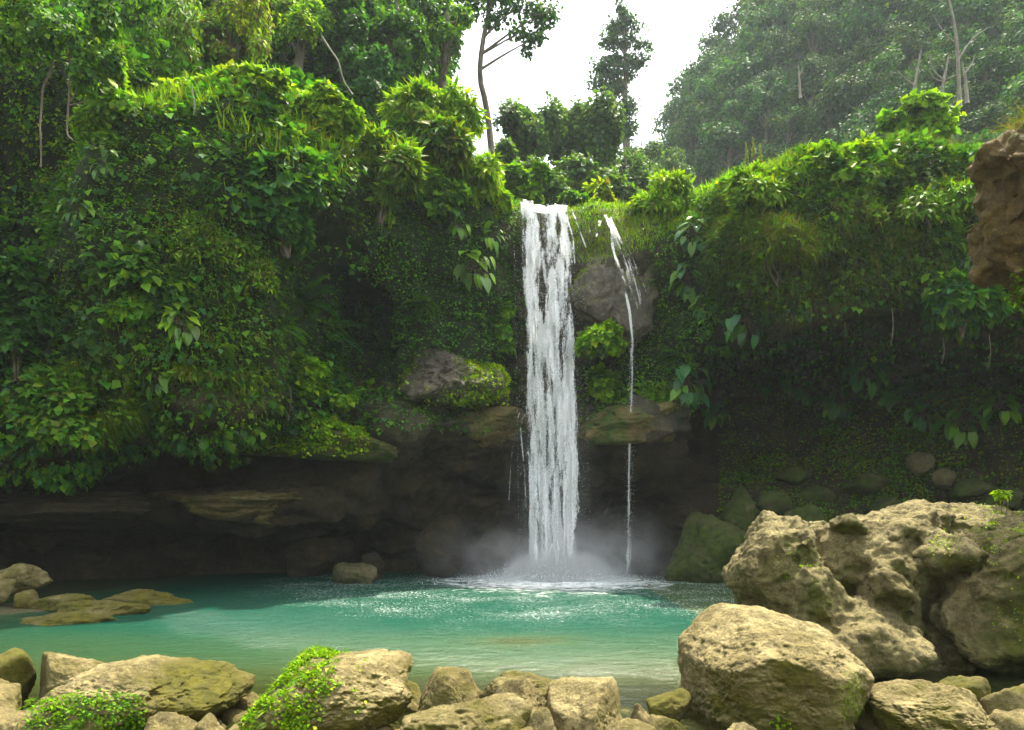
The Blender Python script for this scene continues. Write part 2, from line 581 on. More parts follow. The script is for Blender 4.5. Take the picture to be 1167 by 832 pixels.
# ------------------------------------------------------------------ the cliff, lofted through profiles
# station: X, profile of (Y, Z): bed, waterline, cave top, band foot, band face, undercut, ceiling, lip, mid, upper, top edge, plateau, far
ST = [
 (-16, [(15, -1.5), (15, 0), (14.6, 1), (13, 1.3), (12.5, 1.6), (12.6, 2.0), (12, 2.2), (11.2, 2.6), (10.9, 5.3), (14.6, 7.6), (12.9, 11.6), (16, 15), (34, 40)]),
 (-11, [(17.5, -1.5), (17.5, 0), (17, .9), (15, 1.2), (14.5, 1.7), (14.8, 2.1), (13.6, 2.2), (12.5, 2.5), (12.3, 5.0), (16.0, 7.4), (14.3, 11.2), (17, 14), (34, 38)]),
 (-9.2, [(18.5, -1.5), (18.5, 0), (18, .9), (15.6, 1.1), (15.1, 1.7), (15.6, 2.2), (14.2, 2.35), (12.8, 2.65), (12.5, 5.2), (15.4, 7.8), (13.9, 10.6), (17.5, 13), (34, 37)]),
 (-7.6, [(19.2, -1.5), (19.2, 0), (18.6, .9), (15.9, 1.15), (15.3, 2.0), (16.4, 2.75), (14.6, 3.0), (13.0, 3.4), (12.6, 6.2), (13.0, 9.0), (14.2, 10.1), (18, 12.6), (34, 36)]),
 (-5.6, [(19.6, -1.5), (19.6, 0), (19, .95), (16.0, 1.25), (15.4, 2.2), (16.9, 3.1), (15.0, 3.4), (13.2, 3.9), (12.8, 6.6), (13.0, 9.1), (14.2, 10.0), (18, 12.4), (34, 34)]),
 (-4.9, [(20, -1.5), (20, 0), (19.4, 1), (16.4, 1.3), (15.8, 2.3), (17.1, 3.2), (15.2, 3.6), (14.0, 4.2), (13.6, 6.4), (13.1, 8.6), (14.3, 9.9), (18, 12), (34, 32)]),
 (-4.15, [(20, -1.5), (20, 0), (19.4, 1), (16.8, 1.3), (16.2, 2.4), (17.2, 3.2), (16.4, 3.7), (17.4, 4.8), (17.6, 6.9), (13.4, 8.3), (14.5, 9.8), (18, 11.8), (34, 30)]),
 (-3.55, [(20, -1.5), (20, 0), (19.5, 1), (17.2, 1.5), (16.6, 2.6), (17.2, 3.3), (16.6, 3.9), (17.6, 4.9), (17.9, 6.8), (14.6, 8.2), (15.2, 9.7), (18, 11.4), (34, 27)]),
 (-2.9, [(20, -1.5), (20, 0), (19.6, 1), (18.6, 1.8), (17.8, 2.8), (16.9, 3.3), (16.5, 3.8), (16.9, 4.6), (17.0, 6.2), (16.2, 8.3), (16.4, 9.8), (18.5, 11), (34, 8)]),
 (-1.2, [(20.5, -1.5), (20.5, 0), (20, 1.4), (19.4, 2.4), (18.4, 3.1), (17.3, 3.4), (16.9, 3.9), (17.3, 4.9), (17.5, 7.2), (17.3, 9.0), (17.5, 11.0), (19.5, 11.6), (34, 12)]),
 (-.1, [(20.5, -1.5), (20.5, 0), (20, 1.6), (19.5, 2.6), (18.9, 3.2), (18.4, 3.4), (18.0, 3.9), (18.5, 4.8), (18.8, 7.4), (18.6, 9.4), (18.7, 10.2), (20.5, 10.5), (34, 8)]),
 (1.0, [(20.5, -1.5), (20.5, 0), (20, 1.6), (19.6, 2.6), (19.1, 3.3), (18.7, 3.6), (18.5, 4.0), (18.9, 4.9), (19.1, 7.4), (18.9, 9.3), (18.75, 9.95), (20.5, 10.1), (34, 8)]),
 (2.1, [(20.5, -1.5), (20.5, 0), (20, 1.5), (19.4, 2.4), (18.6, 3.1), (17.7, 3.5), (17.5, 4.0), (18.4, 4.8), (18.8, 6.9), (18.2, 8.2), (18.6, 10.0), (20.5, 10.2), (34, 8)]),
 (3.2, [(20.5, -1.5), (20.5, 0), (20, 1.4), (19.3, 2.4), (18.4, 3.1), (17.4, 3.6), (17.2, 4.1), (18.2, 4.8), (18.6, 6.8), (18.1, 8.4), (18.7, 9.9), (20.5, 10.4), (34, 8)]),
 (4.3, [(20, -1.5), (20, 0), (19.7, 1.2), (19.3, 2.0), (18.7, 2.9), (17.8, 3.5), (17.6, 4.0), (18.2, 4.8), (18.2, 7.0), (17.9, 8.9), (18.5, 10.2), (20.5, 10.6), (34, 8)]),
 (4.85, [(18.6, -1.5), (18.8, 0), (18.9, 1.1), (19.1, 1.9), (19.6, 2.9), (20.3, 3.8), (20.3, 5.2), (17.9, 6.1), (17.1, 7.4), (17.0, 8.9), (17.6, 9.9), (19.5, 10.4), (34, 8)]),
 (5.4, [(17.6, -1.5), (18, 0), (18.4, 1.0), (18.9, 1.9), (19.9, 3.0), (21, 4.0), (21, 5.7), (16.6, 6.1), (15.6, 7.3), (15.6, 8.8), (16.4, 9.4), (19, 10.2), (34, 8)]),
 (7.0, [(16.4, -1.5), (17, 0), (17.6, 1), (18.4, 1.9), (19.8, 2.9), (20.9, 4.0), (20.8, 5.8), (15.5, 6.2), (15.0, 7.5), (15.1, 9.0), (16.0, 9.9), (18.5, 10.4), (34, 8)]),
 (8.8, [(15.6, -1.5), (16.2, 0), (17, 1), (18.0, 1.9), (19.4, 2.8), (20.4, 3.9), (20.2, 5.7), (15.2, 6.3), (14.8, 7.6), (14.9, 9.1), (15.9, 10.0), (18.5, 10.6), (34, 8)]),
 (10.4, [(15, -1.5), (15.6, 0), (16.4, 1), (17.4, 1.8), (18.4, 2.7), (19.2, 3.7), (19, 5.1), (14.9, 5.7), (14.3, 7.0), (14.5, 8.9), (15.6, 9.8), (18.5, 10.6), (34, 8)]),
 (14.5, [(13, -1.5), (13.5, 0), (14.4, 1), (15.4, 1.8), (15.8, 2.8), (15.8, 3.8), (15, 4.8), (13.6, 5.6), (13, 7.2), (13.3, 9), (14.6, 10), (18.5, 11), (34, 8)]),
 (22, [(10, -1.5), (10.5, 0), (11.4, 1), (12.4, 1.8), (12.8, 2.8), (12.8, 3.8), (12, 4.8), (11.6, 5.8), (11, 7.4), (11.3, 9), (13, 10.5), (18.5, 12), (34, 10)]),
]
sx = np.array([s[0] for s in ST], dtype=float)
sp_ = np.array([s[1] for s in ST], dtype=float)          # (S,13,2)


def mono(xs, ys, x):
    """smooth (smoothstep-blended Hermite) interpolation along axis 0"""
    i = np.clip(np.searchsorted(xs, x, side='right') - 1, 0, len(xs) - 2)
    h = xs[i + 1] - xs[i]
    t = ((x - xs[i]) / h)
    dy = np.diff(ys, axis=0) / np.diff(xs).reshape(-1, *([1] * (ys.ndim - 1)))
    m = np.zeros_like(ys)
    prod = dy[1:] * dy[:-1]
    m[1:-1] = np.where(prod > 0, 2 * prod / np.where(np.abs(dy[1:] + dy[:-1]) < 1e-9, 1, dy[1:] + dy[:-1]), 0)
    sh = (-1, *([1] * (ys.ndim - 1)))
    t = t.reshape(sh); h = h.reshape(sh)
    return (ys[i] * (2 * t ** 3 - 3 * t ** 2 + 1) + m[i] * h * (t ** 3 - 2 * t ** 2 + t) + ys[i + 1] * (-2 * t ** 3 + 3 * t ** 2) + m[i + 1] * h * (t ** 3 - t ** 2))


NXc, NKc = 470, 330
xs = np.linspace(-16, 22, NXc)
prof = mono(sx, sp_, xs)                                  # (NX,13,2)
karc = np.array([0, .6, 1.4, 2.6, 3.5, 4.4, 5.4, 6.8, 8.8, 10.6, 12, 14.2, 20])
ks = np.concatenate([np.linspace(0, 12.6, int(NKc * .9)), np.linspace(12.8, 20, NKc - int(NKc * .9))])
pk = mono(karc, np.swapaxes(prof, 0, 1), ks)              # (NK,NX,2)
CV = np.stack([np.broadcast_to(xs, (NKc, NXc)), pk[..., 0], pk[..., 1]], -1)  # NK,NX,3
du = np.gradient(CV, axis=1); dv = np.gradient(CV, axis=0)
cn = norm(np.cross(du, dv)).reshape(-1, 3)
if cn[:, 1].mean() > 0: cn = -cn
KK = np.repeat(ks, NXc)
CVf = CV.reshape(-1, 3).copy()
base = CVf.copy()
wv = base + .5 * np.stack([fbm(base, .5, 2, off=k * 7.) for k in range(3)], -1)
a1 = fbm(wv, .42, 4)
rockz = (KK < 6.2)
bed_rows = ridge(wv * np.array([.35, .35, 1.6]), .8, 4) - .4
disp = .42 * a1 + .16 * fbm(base, 1.5, 4, off=4) + np.where(rockz, .34, .08) * bed_rows + .05 * ridge(base, 3.2, 3)
# keep the lip of the fall clean
lipm = np.exp(-(((base[:, 0] - 1.0) / 1.3) ** 2)) * (KK > 9)
disp = disp * (1 - .8 * lipm)
disp *= sstep(20, 13, KK) * .9 + .1
CVf = CVf + cn * disp[:, None]
CVf = CVf.reshape(NKc, NXc, 3)
cq = grid_faces(NKc, NXc)
cm = np.zeros((NKc * NXc, 3))
px_, py_ = proj(CVf.reshape(-1, 3))
cm[:, 0] = .5
cm[:, 0] += .35 * (KK > 7.2) - .3 * (KK < 3.0) - .05
wf = np.exp(-(((px_ - 690) / 75) ** 2 + ((py_ - 290) / 75) ** 2))   # bare streaked stone beside the fall
cm[:, 0] -= .6 * wf
cm[:, 0] -= .5 * np.exp(-(((px_ - 620) / 50) ** 2)) * (KK > 7)
cme = make_mesh('cliff', CVf.reshape(-1, 3), [cq], cm, True)
# rock faces: cave stone low, leafy-damp stone above
t = NT('cliff_stone')
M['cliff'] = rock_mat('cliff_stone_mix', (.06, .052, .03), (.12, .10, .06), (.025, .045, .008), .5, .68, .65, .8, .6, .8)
M['slope_soil'] = rock_mat('leaf_litter', (.03, .035, .012), (.05, .055, .015), (.03, .05, .01), .45, .6, .6, .6, .6, .95)
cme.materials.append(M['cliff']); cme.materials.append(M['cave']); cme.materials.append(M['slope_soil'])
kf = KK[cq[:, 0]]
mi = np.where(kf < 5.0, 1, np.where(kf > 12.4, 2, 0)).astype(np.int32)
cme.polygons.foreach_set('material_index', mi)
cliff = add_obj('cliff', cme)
tag(cliff, 'overhanging limestone cliff around the pool', kind='structure')

tri = np.concatenate([cq[:, [0, 1, 2]], cq[:, [0, 2, 3]]])
Vc = CVf.reshape(-1, 3)
cliff_bvh = BVHTree.FromPolygons([tuple(v) for v in Vc], [tuple(q) for q in cq.tolist()])
CAMP = np.array([0, 0, CH])


def hit(px, py, bvh=None):
    dirv = Vector(at(px, py, 1.0) - CAMP).normalized()
    loc, nrm, idx, dist = (bvh or cliff_bvh).ray_cast(Vector(CAMP), dirv)
    if loc is None: return None
    n = np.array(nrm)
    if n @ np.array(dirv) > 0: n = -n
    return np.array(loc), n


# ------------------------------------------------------------------ far slope
def hill_h(X, Y):
    Rg = np.interp(X, [-60, -20, 0, 8, 12, 14, 16, 20, 27, 40, 60, 100], [16, 16, 16, 17, 24, 30, 35, 41, 47, 58, 70, 80])
    s = sstep(22, 72, Y)
    h = 9.5 + (Rg - 9.5) * s
    h = h + sstep(8, 30, X) * 6 * sstep(20, 32, Y)
    P = np.stack([X, Y, X * 0], -1)
    h = h + 2.4 * fbm(P, .09, 4) * sstep(22, 34, Y)
    # left jungle rise
    h = h + sstep(-3, -13, X) * sstep(15, 34, Y) * 12
    return h - sstep(95, 150, Y) * 25


hx = np.linspace(-70, 110, 181); hy = np.linspace(21, 150, 110)
HX, HYg = np.meshgrid(hx, hy, indexing='ij')
Vh = np.stack([HX.ravel(), HYg.ravel(), hill_h(HX.ravel(), HYg.ravel())], -1)
hl = add_obj('hills', make_mesh('hills', Vh, [grid_faces(181, 110)], np.full((len(Vh), 3), .9), True), M['slope_soil'])
tag(hl, 'steep forested slope behind the waterfall', kind='structure')
# ------------------------------------------------------------------ boulders
NS = 'boulders on the near shore'


def shade_side_moss(base=.5, k=.35, axis=(-.3, -.6, -.6)):  # more moss tint on the shade sides, which also darkens them
    ax = norm(np.array(axis, dtype=float))

    def f(u, n): return base + k * np.clip(n @ ax, -.2, 1)
    return f


# the big foreground boulder with the bright slanted top
rock('boulder', 'biggest pale foreground boulder with a broad sloping top', 789, 979, 697, 5.45, -.25, .95, 7, 21, 'rock', group=NS,
     planes=[(.05, -.35, 1, .80), (.75, -.25, .55, .84), (-.75, -.2, .65, .90), (-.3, -1, -.12, .84), (.7, -.8, -.1, .86), (-1, -.3, -.1, .9), (.3, -.8, .75, .93)],
     nplanes=4, sharp=34, amp=.06, freq=1.7, pits=.022, mossfn=shade_side_moss(.36, .36))
rock('boulder', 'large boulder with golden moss on its right and ferns on its left', 40, 264, 752, 5.15, -.15, .8, 7, 33, 'rock', group=NS,
     planes=[(-.6, -.3, .8, .70), (.8, -.2, .8, .72), (-.9, 0, .3, .8), (0, -1, .2, .8)], nplanes=9, sharp=11, amp=.11, pits=.03,
     mossfn=lambda u, n: .42 + .30 * sstep(-.5, .9, u[:, 0]) * (1 - sstep(.75, .98, u[:, 2])))
rock('boulder', 'squarish boulder covered in moss on top, far left of the shore', -25, 39, 740, 5.7, -.1, .9, 5, 5, 'rock', .68)
rock('boulder', 'smooth tan boulder cut by the left edge below the mossy one', -30, 29, 768, 5.1, -.1, .9, 5, 8, 'rock', .45)
rock('boulder', 'angular boulder with a bright right facet behind the left boulders', 35, 116, 744, 5.75, -.1, .8, 6, 13, 'rock', .5,
     planes=[(.55, -.45, .7, .68), (-.8, -.6, .1, .62), (.2, .2, 1, .9)], nplanes=4, sharp=24, amp=.06)
rock('boulder', 'flat slanting slab leaning between the left boulders', 24, 92, 784, 5.0, -.1, .8, 6, 17, 'rock', .45,
     planes=[(-.6, -.4, .7, .6), (.9, -.3, .2, .8)], nplanes=5, sharp=22, amp=.06)
rock('boulder', 'grey wedge of stone at the bottom left corner', -12, 60, 806, 4.7, -.1, .8, 5, 19, 'rock', .42)
rock('boulder', 'yellow mossy hump poking up behind the large left boulder', 165, 214, 755, 5.75, -.1, .9, 5, 23, 'rock', .8)
rock('boulder', 'wet flat rock standing in the shallows near the left boulders', 203, 270, 761, 6.35, -.1, .7, 5, 29, 'rock', .5)
rock('boulder', 'boulder half covered by green ferns left of centre', 300, 472, 750, 5.15, -.2, .85, 7, 41, 'rock', group=NS,
     planes=[(-.7, -.3, .7, .8), (.6, -.4, .7, .82), (.2, -1, .1, .85), (0, 0, 1, .92)], nplanes=7, amp=.09, mossfn=shade_side_moss(.42, .34, (.6, -.5, -.6)))
rock('boulder', 'upright rounded boulder beside the fern covered one', 474, 548, 764, 5.25, -.15, .9, 6, 43, 'rock', .5,
     planes=[(.7, -.5, .5, .75), (-.8, -.2, .5, .85)], nplanes=6, amp=.08)
rock('boulder', 'wide dark mossy boulder behind the pale wedge', 543, 648, 765, 5.75, -.15, .6, 6, 47, 'rock', .62, amp=.11)
rock('boulder', 'pale wedge shaped boulder with a smooth left facet', 562, 634, 774, 5.2, -.15, .9, 6, 53, 'rock', .42,
     planes=[(-.75, -.4, .6, .62), (.5, -.6, .7, .7)], nplanes=3, sharp=26, amp=.05)
rock('boulder', 'broad low pitted boulder at the bottom centre with moss streaks', 455, 606, 790, 4.85, -.2, .8, 6, 59, 'rock', group=NS,
     amp=.12, pits=.04, mossfn=shade_side_moss(.5, .2))
rock('boulder', 'blocky boulder with a sharp shadowed right face', 624, 714, 778, 4.95, -.2, .9, 6, 61, 'rock', group=NS,
     planes=[(-.35, -.45, .85, .70), (.85, -.45, .35, .66), (-.8, -.6, 0, .85)], nplanes=3, sharp=26, amp=.06, mossfn=shade_side_moss(.42, .3, (.3, -.6, -.7)))
rock('boulder', 'small round mossy stone at the water edge, left of the biggest boulder', 737, 790, 785, 5.5, -.1, .9, 5, 67, 'rock', .68)
rock('boulder', 'flat pale stone along the bottom edge, right of centre', 676, 756, 820, 4.7, -.15, .8, 5, 71, 'rock', .42)
rock('boulder', 'small olive stone between two pale stones at the bottom', 732, 782, 814, 5.0, -.15, .8, 5, 73, 'rock', .6)
rock('boulder', 'tan stone just under the biggest boulder at the bottom edge', 822, 880, 823, 4.6, -.2, .8, 5, 79, 'rock', .4)
rock('boulder', 'pale stone at the bottom edge in front of the large left boulder', 156, 228, 811, 4.65, -.15, .8, 5, 83, 'rock', .4)
rock('boulder', 'brown stone beside it under the golden moss', 216, 268, 813, 4.75, -.15, .8, 5, 89, 'rock', .5)
rock('boulder', 'tiny stone at the bottom between the two fern boulders', 272, 304, 821, 4.8, -.1, .8, 5, 97, 'rock', .45)
rock('boulder', 'low rounded boulder with a creased top at the bottom right', 1004, 1160, 782, 4.9, -.25, .85, 7, 101, 'rock', group=NS,
     amp=.12, planes=[(-.5, -.3, .8, .82), (.6, -.3, .8, .85)], nplanes=5, mossfn=shade_side_moss(.45, .3, (-.8, -.5, -.4)))
rock('boulder', 'small mossy boulder behind the creased one at the right', 1032, 1118, 766, 5.6, -.2, .8, 5, 103, 'rock', .62)
rock('boulder', 'rounded boulder cut by the right edge of the shore', 1112, 1190, 776, 5.35, -.2, .8, 5, 107, 'rock', .5)
rock('boulder', 'pale stone in front of the bottom right corner', 1120, 1200, 812, 4.7, -.2, .8, 5, 109, 'rock', .42)
rock('boulder', 'rounded stone between the golden mossed boulder and the fern covered one', 258, 304, 788, 5.7, -.15, .9, 5, 501, 'rock', .5)
rock('boulder', 'rounded yellow stone right behind the fern covered boulder', 446, 484, 778, 5.7, -.15, .9, 5, 503, 'rock', .6)
rock('boulder', 'small pale stone between the blocky boulder and the biggest one', 712, 744, 800, 5.2, -.15, .9, 5, 505, 'rock', .45)
rock('boulder', 'low stone in front of the pale wedge and blocky boulders', 588, 640, 806, 4.7, -.2, .9, 5, 507, 'rock', .45)
rock('boulder', 'round pale stone behind the left end of the golden mossed boulder', 112, 160, 772, 5.9, -.15, .9, 5, 509, 'rock', .5)
rock('boulder', 'small rounded stone between the biggest boulder and the creased one', 978, 1016, 798, 5.2, -.2, .9, 5, 511, 'rock', .5)
rock('boulder', 'yellowish stone in the shallows behind the broad pitted boulder', 520, 556, 779, 5.9, -.15, .9, 5, 513, 'rock', .62)
# drowned slab
rock('submerged_slab', 'brown slab lying just under the turquoise surface in mid pool', 548, 648, 732, 8.95, -.3, .8, 5, 113, 'rock', .55, group='rocks in the pool')

# small stones along the water line
g_ = np.random.default_rng(4)
k = 0
small = []
for i in range(230):
    px = g_.uniform(-10, 1180); D = g_.uniform(4.5, 6.3)
    if 790 < px < 985 and D < 6: continue
    X = (px - CX) * D / F
    z = float(bed_h(np.array([X]), np.array([D]))[0])
    r = .035 + .17 * g_.random() ** 1.8
    small.append((X, D, z, r))
sv, sf = None, None
SM = []
for s in range(5):
    V, Fc = rock_shape(4, 300 + s, (1, .85, .65), nplanes=8, amp=.08)
    SM.append(make_mesh('shore_stone', V, [Fc], moss_attr(V, .48), True))
    SM[-1].materials.append(M['rock'])
for i, (X, D, z, r) in enumerate(small):
    o = add_obj('shore_stone', SM[i % 5], None, loc=(X, D, z + r * .25))
    o.scale = (r, r, r); o.rotation_euler = (0, 0, g_.uniform(0, 6.3))
    tag(o, 'small loose stone lying among the boulders along the water edge', 'stone', 'loose stones along the water edge')

# rocks on the left shore under the cave mouth
LS = 'rocks on the left bank'
rock('boulder', 'round grey boulder on top of the left bank at the cave mouth', -22, 47, 641, 12.2, .2, .9, 5, 131, 'rock', .5, group=LS)
rock('boulder', 'smaller boulder leaning on the round grey one at the left edge', -30, 17, 660, 11.7, .0, .9, 5, 137, 'rock', .5, group=LS)
rock('boulder', 'squat boulder below the round grey one on the left bank', 14, 44, 672, 11.8, -.1, .9, 5, 139, 'rock', .6, group=LS)
rock('rock_shelf', 'long low mossy rock shelf running out from the left bank', 28, 120, 676, 11.9, -.25, .6, 6, 149, 'rock', .66, group=LS, amp=.14)
rock('rock_shelf', 'thin tip of rock reaching furthest into the pool from the left', 104, 224, 671, 12.7, -.25, .45, 6, 151, 'rock', .64, group=LS, amp=.14)
rock('rock_shelf', 'flat yellowish slab at the water in front of the left shelf', 0, 128, 697, 10.4, -.25, .45, 6, 157, 'rock', .66, group=LS, amp=.12)
rock('rock_shelf', 'middle slab of yellowish rock joining the left shelf to its tip', 62, 172, 683, 11.3, -.25, .5, 6, 159, 'rock', .66, group=LS, amp=.12)
rock('rock_shelf', 'dark boulder base behind the left shelf rocks', -60, 60, 690, 11.6, -.3, .8, 5, 158, 'rock_far', .5, group=LS, amp=.12)

# rocks in the cave behind the pool
CV_ = 'boulders in the shade under the cliff'
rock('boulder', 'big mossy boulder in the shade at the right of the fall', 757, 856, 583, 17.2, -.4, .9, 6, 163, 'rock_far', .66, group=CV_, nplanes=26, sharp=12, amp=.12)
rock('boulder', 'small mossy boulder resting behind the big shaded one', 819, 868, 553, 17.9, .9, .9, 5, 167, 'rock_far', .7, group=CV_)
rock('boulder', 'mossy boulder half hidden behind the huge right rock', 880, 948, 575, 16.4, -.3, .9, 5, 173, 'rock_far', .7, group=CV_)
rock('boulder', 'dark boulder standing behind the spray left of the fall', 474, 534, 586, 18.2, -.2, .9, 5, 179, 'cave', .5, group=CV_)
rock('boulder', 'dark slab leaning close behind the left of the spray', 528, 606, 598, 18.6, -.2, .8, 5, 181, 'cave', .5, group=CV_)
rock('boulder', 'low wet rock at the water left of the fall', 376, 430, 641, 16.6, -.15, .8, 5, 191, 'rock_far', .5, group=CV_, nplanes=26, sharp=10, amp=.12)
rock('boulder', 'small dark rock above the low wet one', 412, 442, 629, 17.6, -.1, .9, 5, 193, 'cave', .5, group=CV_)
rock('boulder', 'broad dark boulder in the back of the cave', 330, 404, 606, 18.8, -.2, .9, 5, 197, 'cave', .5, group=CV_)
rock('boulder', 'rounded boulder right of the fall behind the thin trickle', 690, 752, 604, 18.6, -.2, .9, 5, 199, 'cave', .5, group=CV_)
g_ = np.random.default_rng(9)
for i, (px, py, D, wd) in enumerate([(880, 560, 17.6, 40), (925, 552, 17.2, 50), (985, 538, 17.6, 60), (1045, 515, 17.3, 36), (1075, 533, 17, 30), (1110, 545, 16.4, 46), (1010, 566, 16.4, 44), (905, 530, 18.4, 40), (1140, 556, 15.4, 50)]):
    h_ = hit(px, py + 14)
    if h_ is None: continue
    p = h_[0]
    rock('boulder', ['mossy rock on the shaded slope nearest the big shaded boulder', 'second mossy rock up the shaded slope', 'widest rock on the shaded slope above the huge rock', 'pale stone high on the shaded slope', 'small pale stone right of the high one', 'rock on the shaded slope toward the right edge',
         'low rock peeping over the huge right rock', 'topmost rock under the hanging broad leaves', 'rock at the right edge of the shaded slope'][i],
         px - wd / 2, px + wd / 2, py, p[1] - .1, p[2] - .3, .8, 4, 211 + i, 'rock_far', .66 if i not in (3, 4) else .4, group=CV_)

# protruding ledges on the cliff face
LG = 'rock ledges on the cliff face'


def ledge(label, x0, x1, y0, y1, D, dep, seed, mat, moss, **kw):
    w = (x1 - x0) * D / F
    zt, zb = CH + (HY - y0) * D / F, CH + (HY - y1) * D / F
    V, Fc = rock_shape(6, seed, (w / 2, dep, (zt - zb) / 2), **kw)
    me = make_mesh('rock_ledge', V, [Fc], moss_attr(V, moss), True)
    c = (((x0 + x1) / 2 - CX) * D / F, D + dep * .5, (zt + zb) / 2)
    o = add_obj('rock_ledge', me, M[mat], loc=c)
    tag(o, label, 'rock ledge', LG)
    ROCKS[label] = (o, V + np.array(c), Fc)
    return o


ledge('grey rock outcrop jutting from the green wall left of the fall', 452, 578, 384, 462, 16.7, 1.1, 231, 'rock_grey', .36,
      planes=[(-.5, -1, .5, .55), (.3, -.6, -.8, .75), (.5, -.7, .7, .62)], nplanes=6, amp=.17)
ledge('long mossy ledge with bright plants on top, left above the cave', 262, 448, 474, 524, 15.6, 1.3, 233, 'ledge', .58, amp=.10, nplanes=5)
ledge('rounded ledge lip under the thin trickle right of the fall', 655, 795, 456, 508, 17.2, 1.2, 239, 'ledge', .55, amp=.10, nplanes=6)
ledge('wet ledge just left of the fall where a side trickle starts', 500, 612, 462, 508, 17.6, 1.0, 241, 'ledge', .42, amp=.10, nplanes=6)
ledge('brown water worn ledge bulging beside the fall at the lip', 646, 764, 245, 405, 18.15, 1.0, 243, 'rock_grey', .36, amp=.16, nplanes=12, sharp=12)
ledge('yellowish stone shelf catching light deep in the left cave', 150, 388, 548, 602, 15.6, 1.6, 247, 'ledge', .42, amp=.16, nplanes=5)
ledge('dark stone shelf at the far left of the cave', -90, 175, 558, 606, 14.6, 1.5, 251, 'cave', .42, amp=.16, nplanes=5)


# the huge right-hand rock: several lobes fused into one mesh
def fused(name, label, lobes, voxel, mat, origin, amp=.05, cat='boulder', group=None, carve=None, mossfn=None, freq=2.2):
    Vs, Fs, n = [], [], 0
    for (x0, x1, y0, y1, D, dp, seed, kw) in lobes:
        w = (x1 - x0) * D / F
        zt, zb = CH + (HY - y0) * D / F, CH + (HY - y1) * D / F
        V, Fc = rock_shape(5, seed, (w / 2, dp, (zt - zb) / 2), **kw)
        V = V + np.array([((x0 + x1) / 2 - CX) * D / F, D + dp * .3, (zt + zb) / 2])
        Vs.append(V); Fs.append(Fc + n); n += len(V)
    tmp = bpy.data.objects.new('tmp', make_mesh('tmp', np.concatenate(Vs), Fs))
    COL.objects.link(tmp)
    md = tmp.modifiers.new('r', 'REMESH'); md.mode = 'VOXEL'; md.voxel_size = voxel
    sm = tmp.modifiers.new('s', 'SMOOTH'); sm.iterations = 2
    dg = bpy.context.evaluated_depsgraph_get()
    me = bpy.data.meshes.new_from_object(tmp.evaluated_get(dg))
    V = np.empty(len(me.vertices) * 3, dtype=np.float32); me.vertices.foreach_get('co', V); V = V.reshape(-1, 3).astype(float)
    N = np.empty(len(me.vertices) * 3, dtype=np.float32); me.vertex_normals.foreach_get('vector', N); N = N.reshape(-1, 3)
    Fc = np.array([list(p.vertices) for p in me.polygons if len(p.vertices) == 4])
    bpy.data.objects.remove(tmp); bpy.data.meshes.remove(me)
    w_ = V + .3 * np.stack([fbm(V, 1.1, 2, off=k * 5) for k in range(3)], -1)
    d_ = amp * .9 * fbm(w_, freq, 5, .55) + amp * 1.8 * (ridge(w_, freq * .75, 4) - .45) - amp * 3.0 * np.clip(ridge(V, freq * .55, 2, off=33) - .74, 0, 1) - amp * 1.1 * np.clip(fbm(V, 6.5, 3) - .1, 0, 1) + amp * .3 * fbm(V, 20, 3) + amp * .14 * ridge(V, 34, 2)
    V = V + N * d_[:, None]
    if carve is not None:
        for (c, r, a) in carve:
            q = (V - np.asarray(c)) / np.asarray(r)
            e = np.exp(-(q ** 2).sum(1))
            V[:, 1] += a * e
    c = moss_attr(V, .5)
    if mossfn is not None: c[:, 0] = mossfn(V, N)
    V = V - np.asarray(origin)
    me = make_mesh(name, V, [Fc], c, True)
    o = add_obj(name, me, M[mat], loc=origin)
    tag(o, label, cat, group)
    ROCKS[label] = (o, V + np.asarray(origin), Fc)
    return o


fused('boulder', 'huge pitted rock mass on the right bank with a dark hollow in its face', [
    (840, 950, 583, 722, 7.3, .75, 401, dict(nplanes=7, planes=[(-.3, -1, .15, .75), (.8, -.5, .3, .85), (0, -.3, 1, .85)], amp=.09)),
    (872, 962, 640, 730, 7.0, .6, 402, dict(nplanes=8, amp=.1)),
    (905, 1052, 676, 778, 6.75, .55, 403, dict(nplanes=8, planes=[(-.3, -.5, .8, .75), (.5, -.5, .7, .8)], amp=.1)),
    (925, 1070, 588, 730, 7.45, .8, 404, dict(nplanes=9, planes=[(-.4, -.7, .6, .75)], amp=.11)),
    (955, 1095, 578, 660, 7.8, .9, 405, dict(nplanes=9, amp=.12)),
    (1030, 1180, 571, 650, 8.0, 1.0, 406, dict(nplanes=8, amp=.12)),
    (1060, 1290, 570, 660, 8.4, 1.2, 407, dict(nplanes=8, amp=.12)),
    (980, 1052, 640, 720, 7.0, .45, 408, dict(nplanes=9, amp=.12)),
    (1020, 1130, 606, 664, 7.1, .5, 409, dict(nplanes=9, amp=.13)),
    (1080, 1330, 590, 800, 6.95, .9, 410, dict(nplanes=6, planes=[(-.5, -1, .2, .8)], amp=.1)),
    (1000, 1140, 640, 790, 7.55, .7, 411, dict(nplanes=8, amp=.12)),
    (1015, 1120, 722, 792, 7.3, .5, 412, dict(nplanes=8, amp=.12)),
    (850, 1300, 650, 800, 8.3, 1.3, 413, dict(nplanes=6, amp=.1)),
    (950, 990, 586, 612, 7.4, .3, 414, dict(nplanes=9, amp=.12)),
], .017, 'rock_big', (4.3, 7.6, -.2), amp=.045, group='large rock masses',
      carve=[((4.62, 6.9, .62), (.30, .9, .28), .30)],
      mossfn=lambda V, N: .36 + .34 * np.clip(-N[:, 2] * .5 - N[:, 1] * .6, 0, 1) + .12 * sstep(.2, .9, fbm(V, 1.6, 2)) + .36 * sstep(4.6, 5.4, V[:, 0]) * (1 - sstep(.5, .95, N[:, 2])))  # moss, also painted to deepen shade on front and under faces

